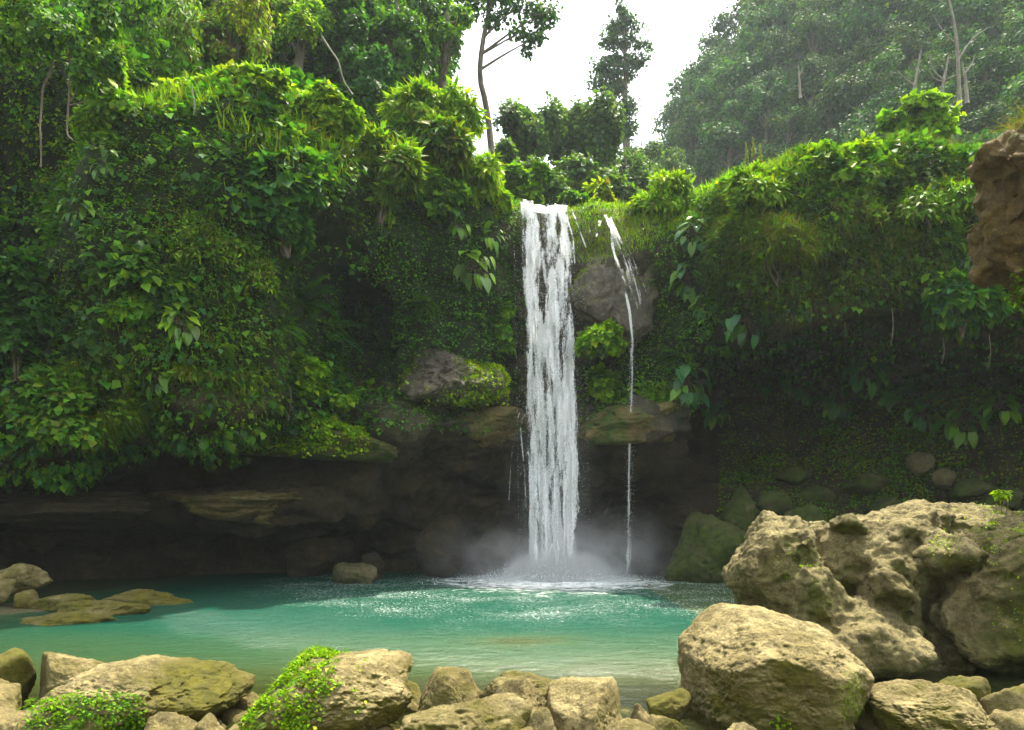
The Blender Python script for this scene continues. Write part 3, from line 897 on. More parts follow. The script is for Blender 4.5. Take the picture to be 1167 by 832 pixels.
# brown rock nose hanging in from the right; it is rooted in a pillar beyond the picture
fused('rock_overhang', 'brown ochre rock nose hanging into view at the right edge', [
    (1146, 1310, 122, 262, 7.6, .9, 421, dict(nplanes=6, planes=[(-.8, -.6, -.3, .8), (-.6, -.5, .6, .8)], amp=.1)),
    (1170, 1320, 88, 170, 7.8, .9, 422, dict(nplanes=6, amp=.1)),
    (1156, 1320, 200, 300, 7.7, .8, 423, dict(nplanes=6, planes=[(-.7, -.6, -.6, .8)], amp=.1)),
    (1168, 1350, 270, 330, 7.8, .8, 424, dict(nplanes=6, planes=[(-.7, -.5, -.7, .8)], amp=.1)),
    (1172, 1310, 296, 352, 7.6, .5, 425, dict(nplanes=7, amp=.1)),
    (1190, 1560, 60, 420, 8.3, 1.4, 426, dict(nplanes=6, amp=.1)),
    (1290, 1560, 300, 800, 8.6, 1.3, 427, dict(nplanes=6, amp=.1)),
], .032, 'rock_over', (7.5, 8.2, -.3), amp=.075, cat='rock overhang', group='large rock masses', mossfn=lambda V, N: .42 + .3 * sstep(.3, .9, N[:, 2]), freq=2.4)

# ------------------------------------------------------------------ falling water
def fall_mat(name, thr, fs, brk, alpha=1.0, seed=0.0):
    t = NT(name)
    uv = t.n('ShaderNodeAttribute', {'attribute_name': 'tint'})   # r: across (m), g: fallen time-like, b: edge fade
    s = t.n('ShaderNodeSeparateColor', Color=uv.outputs['Color'])
    v = t.n('ShaderNodeCombineXYZ', X=t.math('MULTIPLY', s.outputs[0], fs), Y=t.math('MULTIPLY', s.outputs[1], 1.5), Z=seed)
    st = t.noise(v.outputs[0], 1.0, 3, .55, .15)
    v2 = t.n('ShaderNodeCombineXYZ', X=t.math('MULTIPLY', s.outputs[0], 26.0), Y=t.math('MULTIPLY', s.outputs[1], 20.0), Z=seed + 3)
    gr = t.noise(v2.outputs[0], 1.0, 5, .72, .5)
    v3 = t.n('ShaderNodeCombineXYZ', X=t.math('MULTIPLY', s.outputs[0], 80.0), Y=t.math('MULTIPLY', s.outputs[1], 70.0), Z=seed + 7)
    g2 = t.noise(v3.outputs[0], 1.0, 3, .7, .4)
    x = t.math('ADD', t.math('MULTIPLY', st, .9), t.math('MULTIPLY', gr, brk))
    x = t.math('ADD', x, t.math('MULTIPLY', g2, brk * .9))
    x = t.math('ADD', x, t.math('MULTIPLY', t.math('SUBTRACT', s.outputs[2], 1.0), .9))
    x = t.math('ADD', x, t.math('MULTIPLY', t.math('SUBTRACT', st, .5), .7))
    al = t.math('MULTIPLY', t.ramp(x, thr, thr + .16), alpha)
    d = t.n('ShaderNodeBsdfDiffuse', Color=(.93, .95, .95))
    tl = t.n('ShaderNodeBsdfTranslucent', Color=(.93, .95, .95))
    m = t.n('ShaderNodeMixShader', _0=.5, _1=d, _2=tl)
    gl = t.n('ShaderNodeBsdfGlossy', Roughness=.25, Color=(1, 1, 1))
    m = t.n('ShaderNodeMixShader', _0=.08, _1=m, _2=gl)
    tr = t.n('ShaderNodeBsdfTransparent')
    fin = t.n('ShaderNodeMixShader', _0=al, _1=tr, _2=m)
    t.t.links.new(fin.outputs[0], t.out.inputs[0])
    return t.m


M['drops'] = None
t = NT('water_drops')
d = t.n('ShaderNodeBsdfDiffuse', Color=(.86, .9, .9)); tl = t.n('ShaderNodeBsdfTranslucent', Color=(.86, .9, .92))
m = t.n('ShaderNodeMixShader', _0=.5, _1=d, _2=tl)
t.t.links.new(m.outputs[0], t.out.inputs[0]); M['drops'] = t.m


def curtain(acc, top, bot, off=0.0, nu=60, nv=160, seed=0, wob=.05, v0=.55, fade=.2):
    """top/bot: (x0, x1, y, z). free fall from the lip with forward push"""
    u = np.linspace(0, 1, nu)[None]; s = np.linspace(0, 1, nv)[:, None]      # s ~ time
    z = top[3] + (bot[3] - top[3]) * (s * .25 + s * s * .75)
    q = (top[3] - z) / max(1e-3, top[3] - bot[3])
    x0 = top[0] + (bot[0] - top[0]) * np.sqrt(q); x1 = top[1] + (bot[1] - top[1]) * np.sqrt(q)
    x = x0 + (x1 - x0) * u
    y = top[2] + (bot[2] - top[2]) * s + off * np.sqrt(q)
    x, y, z = np.broadcast_arrays(x, y, z)
    z = z + (.10 - .22 * u + .05 * np.sin(u * 9 + .5) + .03 * np.sin(u * 23)) * (1 - s) ** 2 * (nu > 50)
    P = np.stack([x * 3, y * 0 + seed, z * .5], -1).reshape(-1, 3)
    n = fbm(P, 1, 3).reshape(x.shape)
    y = y + wob * 2 * n * np.minimum(1, q * 6 + .2) - .18 * np.sin(np.pi * np.broadcast_to(u, x.shape)) * np.minimum(1, q * 3)
    V = np.stack([x, y, z], -1).reshape(-1, 3)
    edge = np.minimum(sstep(0, fade, u), sstep(1, 1 - fade, u)) * .7 + .3 + 0 * s
    edge = edge * (1 - .34 * np.exp(-((u - .43 - .03 * np.sin(s * 9)) / .085) ** 2) * (1 - .7 * s)) * (1 - .22 * np.exp(-((u - .7) / .05) ** 2) * (1 - s))
    c = np.stack([(x - x0) + seed * .37, (s + 0 * u) * 5.5 + 0 * x, edge * (1 - .35 * q * (1 - edge))], -1).reshape(-1, 3)
    acc.add(V, grid_faces(nv, nu), c)


octV = np.array([[1, 0, 0], [0, 1, 0], [-1, 0, 0], [0, -1, 0], [0, 0, 1.6], [0, 0, -1.6]], dtype=float)
octF = np.array([[0, 1, 4], [1, 2, 4], [2, 3, 4], [3, 0, 4], [1, 0, 5], [2, 1, 5], [3, 2, 5], [0, 3, 5]])


def drops(acc, P, r):
    n = len(P)
    V = P[:, None] + octV[None] * r[:, None, None]
    Fk = octF[None] + (np.arange(n) * 6)[:, None, None]
    acc.add(V.reshape(-1, 3), Fk.reshape(-1, 3), (1, 1, 1))


wfall = empty('waterfall', (FALLX, FALLY, 0))
tag(wfall, 'tall broad white main waterfall plunging into the pool', 'waterfall', 'falling water')


def child_acc(acc, name, parent, mat, smooth=True):
    o = add_obj(name, acc.mesh(name, smooth, origin=parent.location[:]), mat, parent)
    return o


TOP, BOT = (.06, 1.66, 18.35, 10.02), (.26, 1.88, 17.25, -.25)
for k, (off, thr, fs, brk, t0, b0) in enumerate([
        (.22, .87, 4.2, .60, (0, 0), (0, 0)), (0, 1.04, 6, .70, (.02, -.05), (.0, .05)), (-.22, 1.15, 8, .78, (-.03, .0), (-.03, -.02)),
        (.1, 1.02, 5, .68, (.02, -.75), (.04, -.62))]):
    acc = Acc()
    curtain(acc, (TOP[0] + t0[0], TOP[1] + t0[1], TOP[2] + off * .3, TOP[3]), (BOT[0] + b0[0], BOT[1] + b0[1], BOT[2], BOT[3]), off, seed=k * 3.1, wob=.06)
    child_acc(acc, 'curtain', wfall, fall_mat('falling_water', thr, fs, brk, .97, k * 11.3))
# water arriving over the lip
acc = Acc()
xx = np.linspace(.2, 1.62, 50); tt = np.linspace(0, 1, 22)
X_, T_ = np.meshgrid(xx, tt, indexing='ij')
Y_ = 18.45 + (1 - T_) * 2.4; Z_ = 9.98 + .12 * (1 - T_) + .02 * fbm(np.stack([X_, Y_, X_], -1).reshape(-1, 3), 4, 2).reshape(X_.shape)
V = np.stack([X_, Y_ - .08, Z_], -1).reshape(-1, 3)
acc.add(V, grid_faces(50, 22), np.stack([X_, T_ * .5, X_ * 0 + 1], -1).reshape(-1, 3))
child_acc(acc, 'lip_stream', wfall, fall_mat('lip_water', .62, 6, .4, .9, 2.2))
g_ = np.random.default_rng(8)
acc = Acc()
n = 7000
q = g_.random(n) ** .8
u = np.clip(.5 + g_.normal(size=n) * .27, -.05, 1.05)
x = (TOP[0] + (BOT[0] - TOP[0]) * np.sqrt(q)) * (1 - u) + (TOP[1] + (BOT[1] - TOP[1]) * np.sqrt(q)) * u
s_ = (-.25 + np.sqrt(.0625 + 3 * q)) / 1.5
P = np.stack([x, TOP[2] + (BOT[2] - TOP[2]) * s_ - .25 + g_.normal(size=n) * .13, TOP[3] * (1 - q)], -1)
drops(acc, P, g_.uniform(.002, .007, n))
child_acc(acc, 'droplets', wfall, M['drops'], False)
# splash crown at the foot
acc = Acc()
n = 12000
th = g_.uniform(0, 2 * np.pi, n); rr = np.abs(g_.normal(size=n)) * .72
P = np.stack([FALLX + np.cos(th) * rr * 1.45, FALLY + np.sin(th) * rr * .9, np.abs(g_.normal(size=n)) * .34 * np.exp(-(rr / 1.1) ** 2) + .01], -1)
drops(acc, P, g_.uniform(.004, .012, n))
child_acc(acc, 'splash', wfall, M['drops'], False)

# low dome of churned white water thrown up at the foot
acc = Acc()
nt_, nr_ = 90, 26
th2, r2_ = np.meshgrid(np.linspace(0, 2 * np.pi, nt_), np.linspace(0.02, 1, nr_), indexing='ij')
for sc_, hh_ in ((1.0, .30), (.78, .55), (.55, .85)):
    wob_ = 1 + .22 * fbm(np.stack([np.cos(th2) * 2, np.sin(th2) * 2, r2_ + sc_ * 9], -1).reshape(-1, 3), 1.3, 3).reshape(th2.shape)
    V = np.stack([FALLX + np.cos(th2) * r2_ * 1.9 * sc_ * wob_, FALLY + np.sin(th2) * r2_ * 1.05 * sc_ * wob_, hh_ * wob_ * (1 - r2_) ** 1.6 + .01], -1).reshape(-1, 3)
    acc.add(V, grid_faces(nt_, nr_), np.stack([th2 * 1.1 * sc_, r2_ * 1.6 + sc_ * 3, 1 - .6 * r2_ ** 2], -1).reshape(-1, 3))
child_acc(acc, 'splash_dome', wfall, fall_mat('churned_water', .86, 3.0, .6, .85, 6.6))

# thin side fall: over the worn ledge, then free
def strand(acc, pts, w, n=60, seed=0):
    p = smooth_path(pts, n)
    T = norm(np.gradient(p, axis=0))
    side = norm(np.cross(T, np.array([0, 1, 0.])))
    w = np.interp(np.linspace(0, 1, n), np.linspace(0, 1, len(w)), w)
    m = 9
    u = np.linspace(-1, 1, m)
    V = p[:, None] + side[:, None] * (u[None, :, None] * w[:, None, None])
    V = V + np.array([0, 1., 0]) * ((u ** 2)[None, :, None] * w[:, None, None] * .5)
    L = np.concatenate([[0], np.cumsum(np.linalg.norm(np.diff(p, axis=0), axis=1))])
    c = np.stack([u[None] * w[:, None] + seed * 1.3, np.broadcast_to(L[:, None] * .7, (n, m)), np.broadcast_to((1 - u ** 2)[None] ** .6, (n, m))], -1)
    acc.add(V.reshape(-1, 3), grid_faces(n, m), c.reshape(-1, 3))


thin = fall_mat('thin_water', .92, 9, .62, .92, 5.0)
faint = fall_mat('faint_water', 1.05, 14, .66, .55, 4.0)
thinb = fall_mat('thin_water_broken', 1.04, 12, .66, .75, 9.0)
r2 = empty('waterfall', at(716, 600, 17.4))
tag(r2, 'thin side waterfall running over the brown ledge right of the main fall', 'waterfall', 'falling water')
acc = Acc()
strand(acc, [at(690, 243, 18.6), at(693, 248, 17.9), at(697, 268, 17.3), at(700, 288, 17.15), at(709, 318, 17.05), at(717, 350, 17.0), at(721, 390, 17.0)], [.12, .17, .09, .05, .08, .08, .06], seed=1)
strand(acc, [at(684, 246, 18.4), at(683, 252, 17.9), at(680, 270, 17.5)], [.08, .10, .04], 20, seed=2)
child_acc(acc, 'stream', r2, thin)
acc = Acc()
strand(acc, [at(721, 385, 17.0), at(720, 430, 16.95), at(718, 480, 16.9), at(717, 540, 16.9), at(716, 655, 16.9)], [.07, .05, .08, .08, .12], seed=3)
child_acc(acc, 'falling_tail', r2, fall_mat('thin_water_tail', 1.06, 16, .72, .6, 3.0))
acc = Acc()
n = 1300; q = g_.random(n)
P = at(716, 655, 16.9)[None] + np.stack([g_.normal(size=n) * (.03 + .05 * (1 - q)), g_.normal(size=n) * .05, q * 6.2], -1)
P[:, 0] += .10 * q
drops(acc, P, g_.uniform(.002, .006, n))
child_acc(acc, 'droplets', r2, M['drops'], False)
# streaks over the worn stone
for i, (pts, w, lab) in enumerate([
        ([at(651, 238, 18.9), at(655, 248, 18.3), at(663, 268, 18.0), at(668, 282, 17.95)], [.04, .06, .05, .02], 'short white streak of water between the two main falls'),
        ([at(640, 238, 18.7), at(646, 250, 18.2), at(652, 270, 18.0), at(655, 300, 17.95)], [.03, .05, .05, .03], 'narrow streak hugging the right edge of the main fall'),
        ([at(696, 252, 17.6), at(704, 275, 17.15), at(716, 305, 17.0), at(724, 335, 17.0), at(728, 352, 17.05)], [.12, .32, .42, .3, .06], 'film of clinging water streaking the worn brown ledge'),
        ([at(706, 290, 17.3), at(722, 305, 17.2), at(734, 325, 17.25), at(738, 345, 17.3)], [.02, .06, .06, .02], 'thin fan of water spreading right over the brown ledge'),
        ([at(592, 470, 17.3), at(588, 490, 16.9), at(583, 520, 16.8), at(580, 570, 16.75)], [.02, .025, .02, .012], 'faint trickle dropping from the wet ledge left of the main fall'),
        ([at(612, 466, 17.3), at(600, 470, 17.0), at(593, 486, 16.85), at(598, 540, 16.8), at(600, 600, 16.8)], [.04, .07, .05, .04, .03], 'splashing water bouncing off the wet ledge behind the main fall')]):
    acc = Acc(); strand(acc, pts, w, 50, seed=5 + i)
    e = empty('trickle', pts[-1]); tag(e, lab, 'trickle', 'small trickles beside the falls')
    child_acc(acc, 'stream', e, faint if i >= 2 else thin)

# spray: soft bodies of fine drops hanging in the air
mist_mats = {}


def spray_mat(dens):
    t = NT('spray_air')
    tc = t.n('ShaderNodeTexCoord')
    ln = t.n('ShaderNodeVectorMath', {'operation': 'LENGTH'}); t.t.links.new(tc.outputs['Object'], ln.inputs[0])
    gr = t.ramp(ln.outputs['Value'], 1.0, .0)
    geo = t.n('ShaderNodeNewGeometry')
    nz = t.ramp(t.noise(geo.outputs['Position'], 1.6, 3, .6, .4), .3, .75)
    d_ = t.math('MULTIPLY', t.math('MULTIPLY', gr, t.math('ADD', .25, nz)), dens * 2.2)
    v = t.n('ShaderNodeVolumePrincipled')
    v.inputs['Color'].default_value = (.99, 1.0, 1.0, 1)
    v.inputs['Anisotropy'].default_value = .25
    t.t.links.new(d_, v.inputs['Density'])
    t.t.links.new(v.outputs[0], t.out.inputs['Volume'])
    return t.m


def mist(label, c, r, dens, seed):
    V, Fc = ico(4)
    V = V * (1 + .16 * fbm(V, 1.4, 3, off=seed))[:, None] * np.asarray(r)
    o = add_obj('mist', make_mesh('mist', V / np.asarray(r), [Fc], None, True), spray_mat(dens), loc=c)
    o.scale = r
    tag(o, label, kind='stuff')


mist('low dense white spray boiling at the foot of the main fall', (FALLX + .1, FALLY, .1), (1.6, 1.0, .8), 14.0, 1)
mist('pale spray drifting around the foot of the main fall', (FALLX + .1, FALLY + .2, .3), (2.8, 1.5, 1.5), .55, 2)
mist('tall thin spray rising around the main fall', (FALLX, FALLY + .3, 1.6), (1.7, 1.3, 4.5), .10, 3)
mist('faint spray drifting right of the main fall', (FALLX + 1.7, FALLY + .2, .5), (2.2, 1.3, 1.7), .22, 4)
mist('faint spray drifting left of the main fall', (FALLX - 1.9, FALLY + .3, .5), (2.4, 1.3, 1.3), .12, 5)
# ------------------------------------------------------------------ leaf templates (tip along +Y, face normal +Z)
def T_leaf(w=.42, fold=.12):
    V = np.array([[0, 0, 0], [-w, .42, fold], [0, .45, 0], [w, .42, fold], [0, 1, -.12]])
    return V, [np.array([[0, 2, 4, 1], [0, 3, 4, 2]])]


def T_heart():
    ys = np.array([-.1, 0, .2, .45, .7, .9, 1.1]); ws = np.array([.0, .24, .34, .33, .24, .12, 0])
    V = []
    for y, w in zip(ys, ws):
        dz = -.28 * max(0, y) ** 2
        V += [[-w, y - (.14 if y < .1 else 0) * (w > 0), dz + .12 * w], [-w * .5, y, dz + .07 * w], [0, y + (.1 if y < 0 else 0), dz - .02], [w * .5, y, dz + .07 * w], [w, y - (.14 if y < .1 else 0) * (w > 0), dz + .12 * w]]
    a = np.arange(len(ys) * 5).reshape(len(ys), 5)
    return np.array(V), [np.stack([a[:-1, :-1], a[:-1, 1:], a[1:, 1:], a[1:, :-1]], -1).reshape(-1, 4)]


def T_blade(w=.035, bend=.55, k=4):
    y = np.linspace(0, 1, k); V = []
    for q in y:
        ww = w * (1 - q) ** .7
        V += [[-ww, q - .1 * bend * q ** 2, -bend * q ** 2], [ww, q - .1 * bend * q ** 2, -bend * q ** 2]]
    a = np.arange(2 * k).reshape(k, 2)
    return np.array(V), [np.stack([a[:-1, 0], a[:-1, 1], a[1:, 1], a[1:, 0]], -1)]


def T_frond(n=11, bend=.4):
    V, Fq = [], []
    for i in range(n):
        q = (i + .6) / n
        L = .30 * math.sin(math.pi * min(1, q * .86 + .14)) ** .8
        z = -bend * q * q
        for s in (-1, 1):
            b = len(V)
            V += [[0, q - .03, z], [s * L * .5, q + .02 + .2 * L, z + .02], [s * L, q + .3 * L, z - .05], [s * L * .45, q - .045 + .1 * L, z - .01]]
            Fq.append([b, b + 1, b + 2, b + 3] if s < 0 else [b, b + 3, b + 2, b + 1])
    return np.array(V, dtype=float), [np.array(Fq)]


def scatter(acc, P, U, N, size, T, col):
    """leaves at P with tip direction U, face normal about N"""
    U = norm(U); W = norm(np.cross(U, N)); N2 = np.cross(W, U)
    tv, tf = T
    size = np.broadcast_to(np.asarray(size, dtype=float), (len(P),))
    V = P[:, None] + size[:, None, None] * (W[:, None] * tv[None, :, 0:1] + U[:, None] * tv[None, :, 1:2] + N2[:, None] * tv[None, :, 2:3])
    n, k = len(P), len(tv)
    off = (np.arange(n) * k)[:, None, None]
    Fs = [(f[None] + off).reshape(-1, f.shape[1]) for f in tf]
    C = np.repeat(np.broadcast_to(col, (n, 3)), k, axis=0)
    acc.add(V.reshape(-1, 3), Fs, C)


PAL = dict(dark=(.018, .060, .010), ivy=(.036, .125, .014), mid=(.076, .190, .011), blue=(.034, .125, .050), lush=(.14, .29, .008),
           lime=(.23, .36, .010), olive=(.095, .135, .010), straw=(.13, .12, .035), pale=(.085, .17, .045), far=(.060, .115, .052))  # far: distance haze put into the leaf colour
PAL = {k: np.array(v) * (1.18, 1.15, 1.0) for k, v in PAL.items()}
g_ = np.random.default_rng(21)


def tints(n, names, weights=None, var=.3, g=None):
    g = g or g_
    A = np.array([PAL[k] for k in names])
    w = None if weights is None else np.array(weights) / sum(weights)
    c = A[g.choice(len(names), n, p=w)]
    c = c * (1 + var * (g.random((n, 1)) * 2 - 1)) * (1 + .12 * (g.random((n, 3)) * 2 - 1))
    return np.clip(c, 0.002, .6)


LEAF, HEART, FROND = T_leaf(), T_heart(), T_frond()
BLADE, BLADE_UP = T_blade(.035, .75), T_blade(.05, .35)
LONG = T_leaf(.2, .05)
DOWN = np.array([0, 0, -1.0]); OUT = np.array([0, -1.0, 0])

# ------------------------------------------------------------------ leaf cover of the cliff
tv_ = Vc[tri]
ta = np.linalg.norm(np.cross(tv_[:, 1] - tv_[:, 0], tv_[:, 2] - tv_[:, 0]), axis=1) / 2
tn = np.cross(tv_[:, 1] - tv_[:, 0], tv_[:, 2] - tv_[:, 0])
tn = norm(tn)
flip = (tn * (tv_.mean(1) - CAMP)).sum(1)
tk = KK[tri[:, 0]]
cen = tv_.mean(1)
tpx, tpy = proj(cen)
front = (tk > 5.3) & (tk < 14.0) & (tpx > -90) & (tpx < 1240) & (tpy > -40)
# orient normals outward (toward viewer / up)
sgn = np.sign(-(tn[:, 1]) + tn[:, 2] * .8)
sgn = np.where(tk < 6.5, np.sign(-tn[:, 1] - .3 * tn[:, 2]), sgn)
tn = tn * np.where(sgn == 0, 1, sgn)[:, None]


def sample(n, maskw):
    p = ta * maskw
    p = p / p.sum()
    i = g_.choice(len(p), n, p=p)
    r1, r2 = np.sqrt(g_.random(n)), g_.random(n)
    w = np.stack([1 - r1, r1 * (1 - r2), r1 * r2], -1)
    return (tv_[i] * w[:, :, None]).sum(1), tn[i], tk[i]


def G(x, y, cx, cy, rx, ry): return np.exp(-((x - cx) / rx) ** 2 - ((y - cy) / ry) ** 2)


def bare(px, py):
    b = 1.3 * G(px, py, 700, 292, 52, 62) + 1.6 * np.exp(-((px - 628) / 33) ** 4) * (py > 232)
    b = b + .8 * G(px, py, 510, 425, 60, 40)
    b = b + .85 * G(px, py, 360, 300, 45, 40)            # dark recess
    return np.clip(b, 0, 1)


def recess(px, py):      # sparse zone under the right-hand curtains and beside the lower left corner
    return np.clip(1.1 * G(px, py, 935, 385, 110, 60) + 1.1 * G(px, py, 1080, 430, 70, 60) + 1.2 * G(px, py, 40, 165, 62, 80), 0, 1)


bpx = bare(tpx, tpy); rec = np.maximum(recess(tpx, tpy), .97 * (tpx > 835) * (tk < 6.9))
left = sstep(455, 425, tpx); right = sstep(800, 830, tpx); mid = (1 - left) * (1 - right)
nz1 = fbm(cen, .55, 3, off=3.3)
top = sstep(10.6, 11.6, tk + 1.0 * fbm(cen, .9, 3, off=12.))


def off_(P, N, k=.22):
    """leaf masses bulge off the stone"""
    b = np.clip(.45 + fbm(P, 1.1, 3, off=8.8), 0, 1.4)
    return P + N * (b * k + .02)[:, None]


def lay(name, label, wmask, n, size, T, names, weights=None, bulge=.25, mode='droop', mat='leaf', var=.35, shade=None):
    P, N, K = sample(n, wmask)
    P = off_(P, N, bulge)
    P = P + g_.normal(size=P.shape) * .04
    rnd = g_.normal(size=P.shape)
    if mode == 'droop':
        U = DOWN * .5 + N * .75 + rnd * .36
        Nn = N * .35 + np.array([0, 0, 1.0]) + rnd[:, ::-1] * .28
    elif mode == 'hang':
        U = N * .8 + np.array([0, 0, .1]) + rnd * .35
        Nn = np.array([0, 0, 1.0]) + rnd[:, ::-1] * .2
    else:
        U = np.array([0, 0, 1.0]) + N * .35 + rnd * .4
        Nn = N + np.array([0, -.4, .3]) + rnd[:, ::-1] * .3
    s = g_.uniform(size[0], size[1], n)
    c = tints(n, names, weights, var)
    # natural patches of one or another species
    c = c * (1 + .55 * fbm(P, .8, 3, off=1.7))[:, None]
    a = Acc(); scatter(a, P, U, Nn, s, T, np.clip(c, .003, .6))
    o = add_obj(name, a.mesh(name), M[mat])
    tag(o, label, kind='stuff')
    return o


fr = front * (1 - bpx)
lay('creeper_leaves', 'dark heart shaped creeper leaves covering the left cliff face', fr * left * (1 - .7 * rec) * (.35 + sstep(-.3, .3, nz1)), 24000, (.10, .22), LEAF, ['dark', 'ivy', 'mid', 'blue'], [2, 4, 3, 2], .38)
lay('fine_leaves', 'small bushy leaves filling the left cliff face', fr * left * (1 - .6 * rec) * (.3 + sstep(.3, -.3, nz1)), 34000, (.04, .09), LEAF, ['ivy', 'mid', 'lush', 'olive'], [3, 4, 1.2, 1.6], .30)
lay('fine_leaves', 'small dark leaves on the green wall left of the fall', fr * mid * (tpx < 640) * (1 - rec), 20000, (.04, .10), LEAF, ['dark', 'ivy', 'mid'], [3, 4, 2], .22)
lay('fine_leaves', 'small leaves clothing the cliff right of the fall', fr * mid * (tpx >= 640) * (tk > 5.8), 9000, (.05, .11), LEAF, ['ivy', 'mid', 'lush'], [3, 4, 1], .22)
lay('creeper_leaves', 'creeper leaves covering the bulging right cliff mass', fr * right * (1 - .97 * rec), 22000, (.09, .19), LEAF, ['dark', 'ivy', 'mid', 'blue'], [1.5, 4, 3, 1.5], .35)
lay('fine_leaves', 'small leaves and moss on the right cliff mass', fr * right * (1 - .93 * rec), 22000, (.035, .08), LEAF, ['ivy', 'mid', 'lush', 'olive'], [2, 3, 1.5, 2], .3)
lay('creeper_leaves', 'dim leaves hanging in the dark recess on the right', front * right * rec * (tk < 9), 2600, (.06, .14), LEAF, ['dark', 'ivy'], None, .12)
hm = fr * (1.0 * G(tpx, tpy, 250, 300, 95, 120) + .8 * G(tpx, tpy, 170, 430, 120, 60) + 1.0 * G(tpx, tpy, 300, 440, 70, 35) + .8 * G(tpx, tpy, 120, 380, 60, 100) + .6 * G(tpx, tpy, 400, 200, 30, 50))
lay('hanging_moss', 'olive hanging grass and moss streaming down the left cliff', hm * left, 11000, (.10, .28), T_blade(.022, .95, 5), ['olive', 'mid', 'straw', 'lush'], [5, 3, 1, 1.2], .34, 'hang', 'moss')
hm2 = fr * (1.0 * G(tpx, tpy, 890, 290, 70, 50) + 1.0 * G(tpx, tpy, 975, 280, 70, 50) + .7 * G(tpx, tpy, 1070, 250, 60, 60) + .5 * G(tpx, tpy, 835, 250, 20, 70))
lay('hanging_moss', 'brownish hanging grass fringing the right cliff mass', hm2 * right * (tk > 6.2), 12000, (.14, .40), T_blade(.02, 1.0, 5), ['olive', 'straw', 'mid'], [5, 2, 3], .32, 'hang', 'moss')
tl_ = front * top * (tk < 13.2)  # rim layers take lime tints that imitate sun on them
lay('rim_grass', 'sunlit yellow green grass along the rim of the left cliff', tl_ * left * (tpx > 100), 20000, (.14, .38), BLADE_UP, ['lime', 'lush', 'straw', 'mid'], [4, 4, .7, 1], .2, 'up', 'moss')
lay('rim_leaves', 'bright leaves along the rim of the left cliff', tl_ * left, 9000, (.05, .13), LEAF, ['lime', 'lush', 'mid'], [2, 3, 2], .3)
lay('rim_grass', 'sunlit green grass along the rim of the right cliff mass', tl_ * right, 22000, (.12, .34), BLADE_UP, ['lime', 'lush', 'mid'], [3, 4, 2], .2, 'up', 'moss')
lay('rim_leaves', 'bright leaves along the rim of the right cliff mass', tl_ * right, 12000, (.05, .13), LEAF, ['lime', 'lush', 'mid'], [2, 3, 2], .3)
lay('rim_moss', 'yellow green moss and short grass around the lip of the falls', front * mid * (tk > 10.6) * (tpx > 560) * (1 - .9 * np.exp(-((cen[:, 0] - .8) / .65) ** 4)), 16000, (.05, .16), BLADE_UP, ['lime', 'lush', 'olive'], [3, 4, 1], .08, 'up', 'moss')
mk = front * mid * G(tpx, tpy, 755, 300, 16, 90) + front * mid * G(tpx, tpy, 730, 262, 40, 14)
lay('moss_streak', 'green moss streaks down the stone right of the side fall', mk, 7000, (.03, .09), BLADE, ['lush', 'olive', 'lime'], None, .08, 'hang', 'moss')

hs = (tk > 12.6) & (tpx > -90) & (tpx < 560) & (tpy > -120) & (cen[:, 0] < -1.5)
lay('hillside_leaves', 'dark jungle undergrowth on the hillside above the left cliff', hs, 42000, (.12, .30), LEAF, ['dark', 'ivy', 'mid'], [3, 3, 1], .7)

# mossy covers on the ledges
def on_rock(label, name, lab, fn, n, size, T, names, weights=None, mode='rosette', mat='leaf', lift=.02, cat=None):
    o, V, Fc = ROCKS[label]
    t3 = Fc if Fc.shape[1] == 3 else np.concatenate([Fc[:, [0, 1, 2]], Fc[:, [0, 2, 3]]])
    A, B, C_ = V[t3[:, 0]], V[t3[:, 1]], V[t3[:, 2]]
    cr = np.cross(B - A, C_ - A); ar = np.linalg.norm(cr, axis=1); Nn = norm(cr)
    ct = (A + B + C_) / 3
    if ((ct - V.mean(0)) * Nn).sum(1).mean() < 0: Nn = -Nn
    x, y = proj(ct)
    w = ar * np.clip(fn(x, y, Nn, ct), 0, 1)
    i = g_.choice(len(w), n, p=w / w.sum())
    r1, r2 = np.sqrt(g_.random(n))[:, None], g_.random(n)[:, None]
    P = A[i] * (1 - r1) + B[i] * r1 * (1 - r2) + C_[i] * r1 * r2
    N = Nn[i]
    rnd = g_.normal(size=P.shape)
    U = N * .5 + np.array([0, 0, .15]) + rnd * .6 + np.array([0, -.3, 0])
    Fn = N * .7 + np.array([0, 0, .7]) + rnd[:, ::-1] * .3
    b = np.clip(.5 + fbm(P, 4.0, 2), 0, 1.3)
    P = P + N * (lift * b)[:, None]
    a = Acc(); scatter(a, P, U, Fn, g_.uniform(size[0], size[1], n), T, tints(n, names, weights))
    q = add_obj(name, a.mesh(name), M[mat])
    tag(q, lab, kind='stuff')
    return q


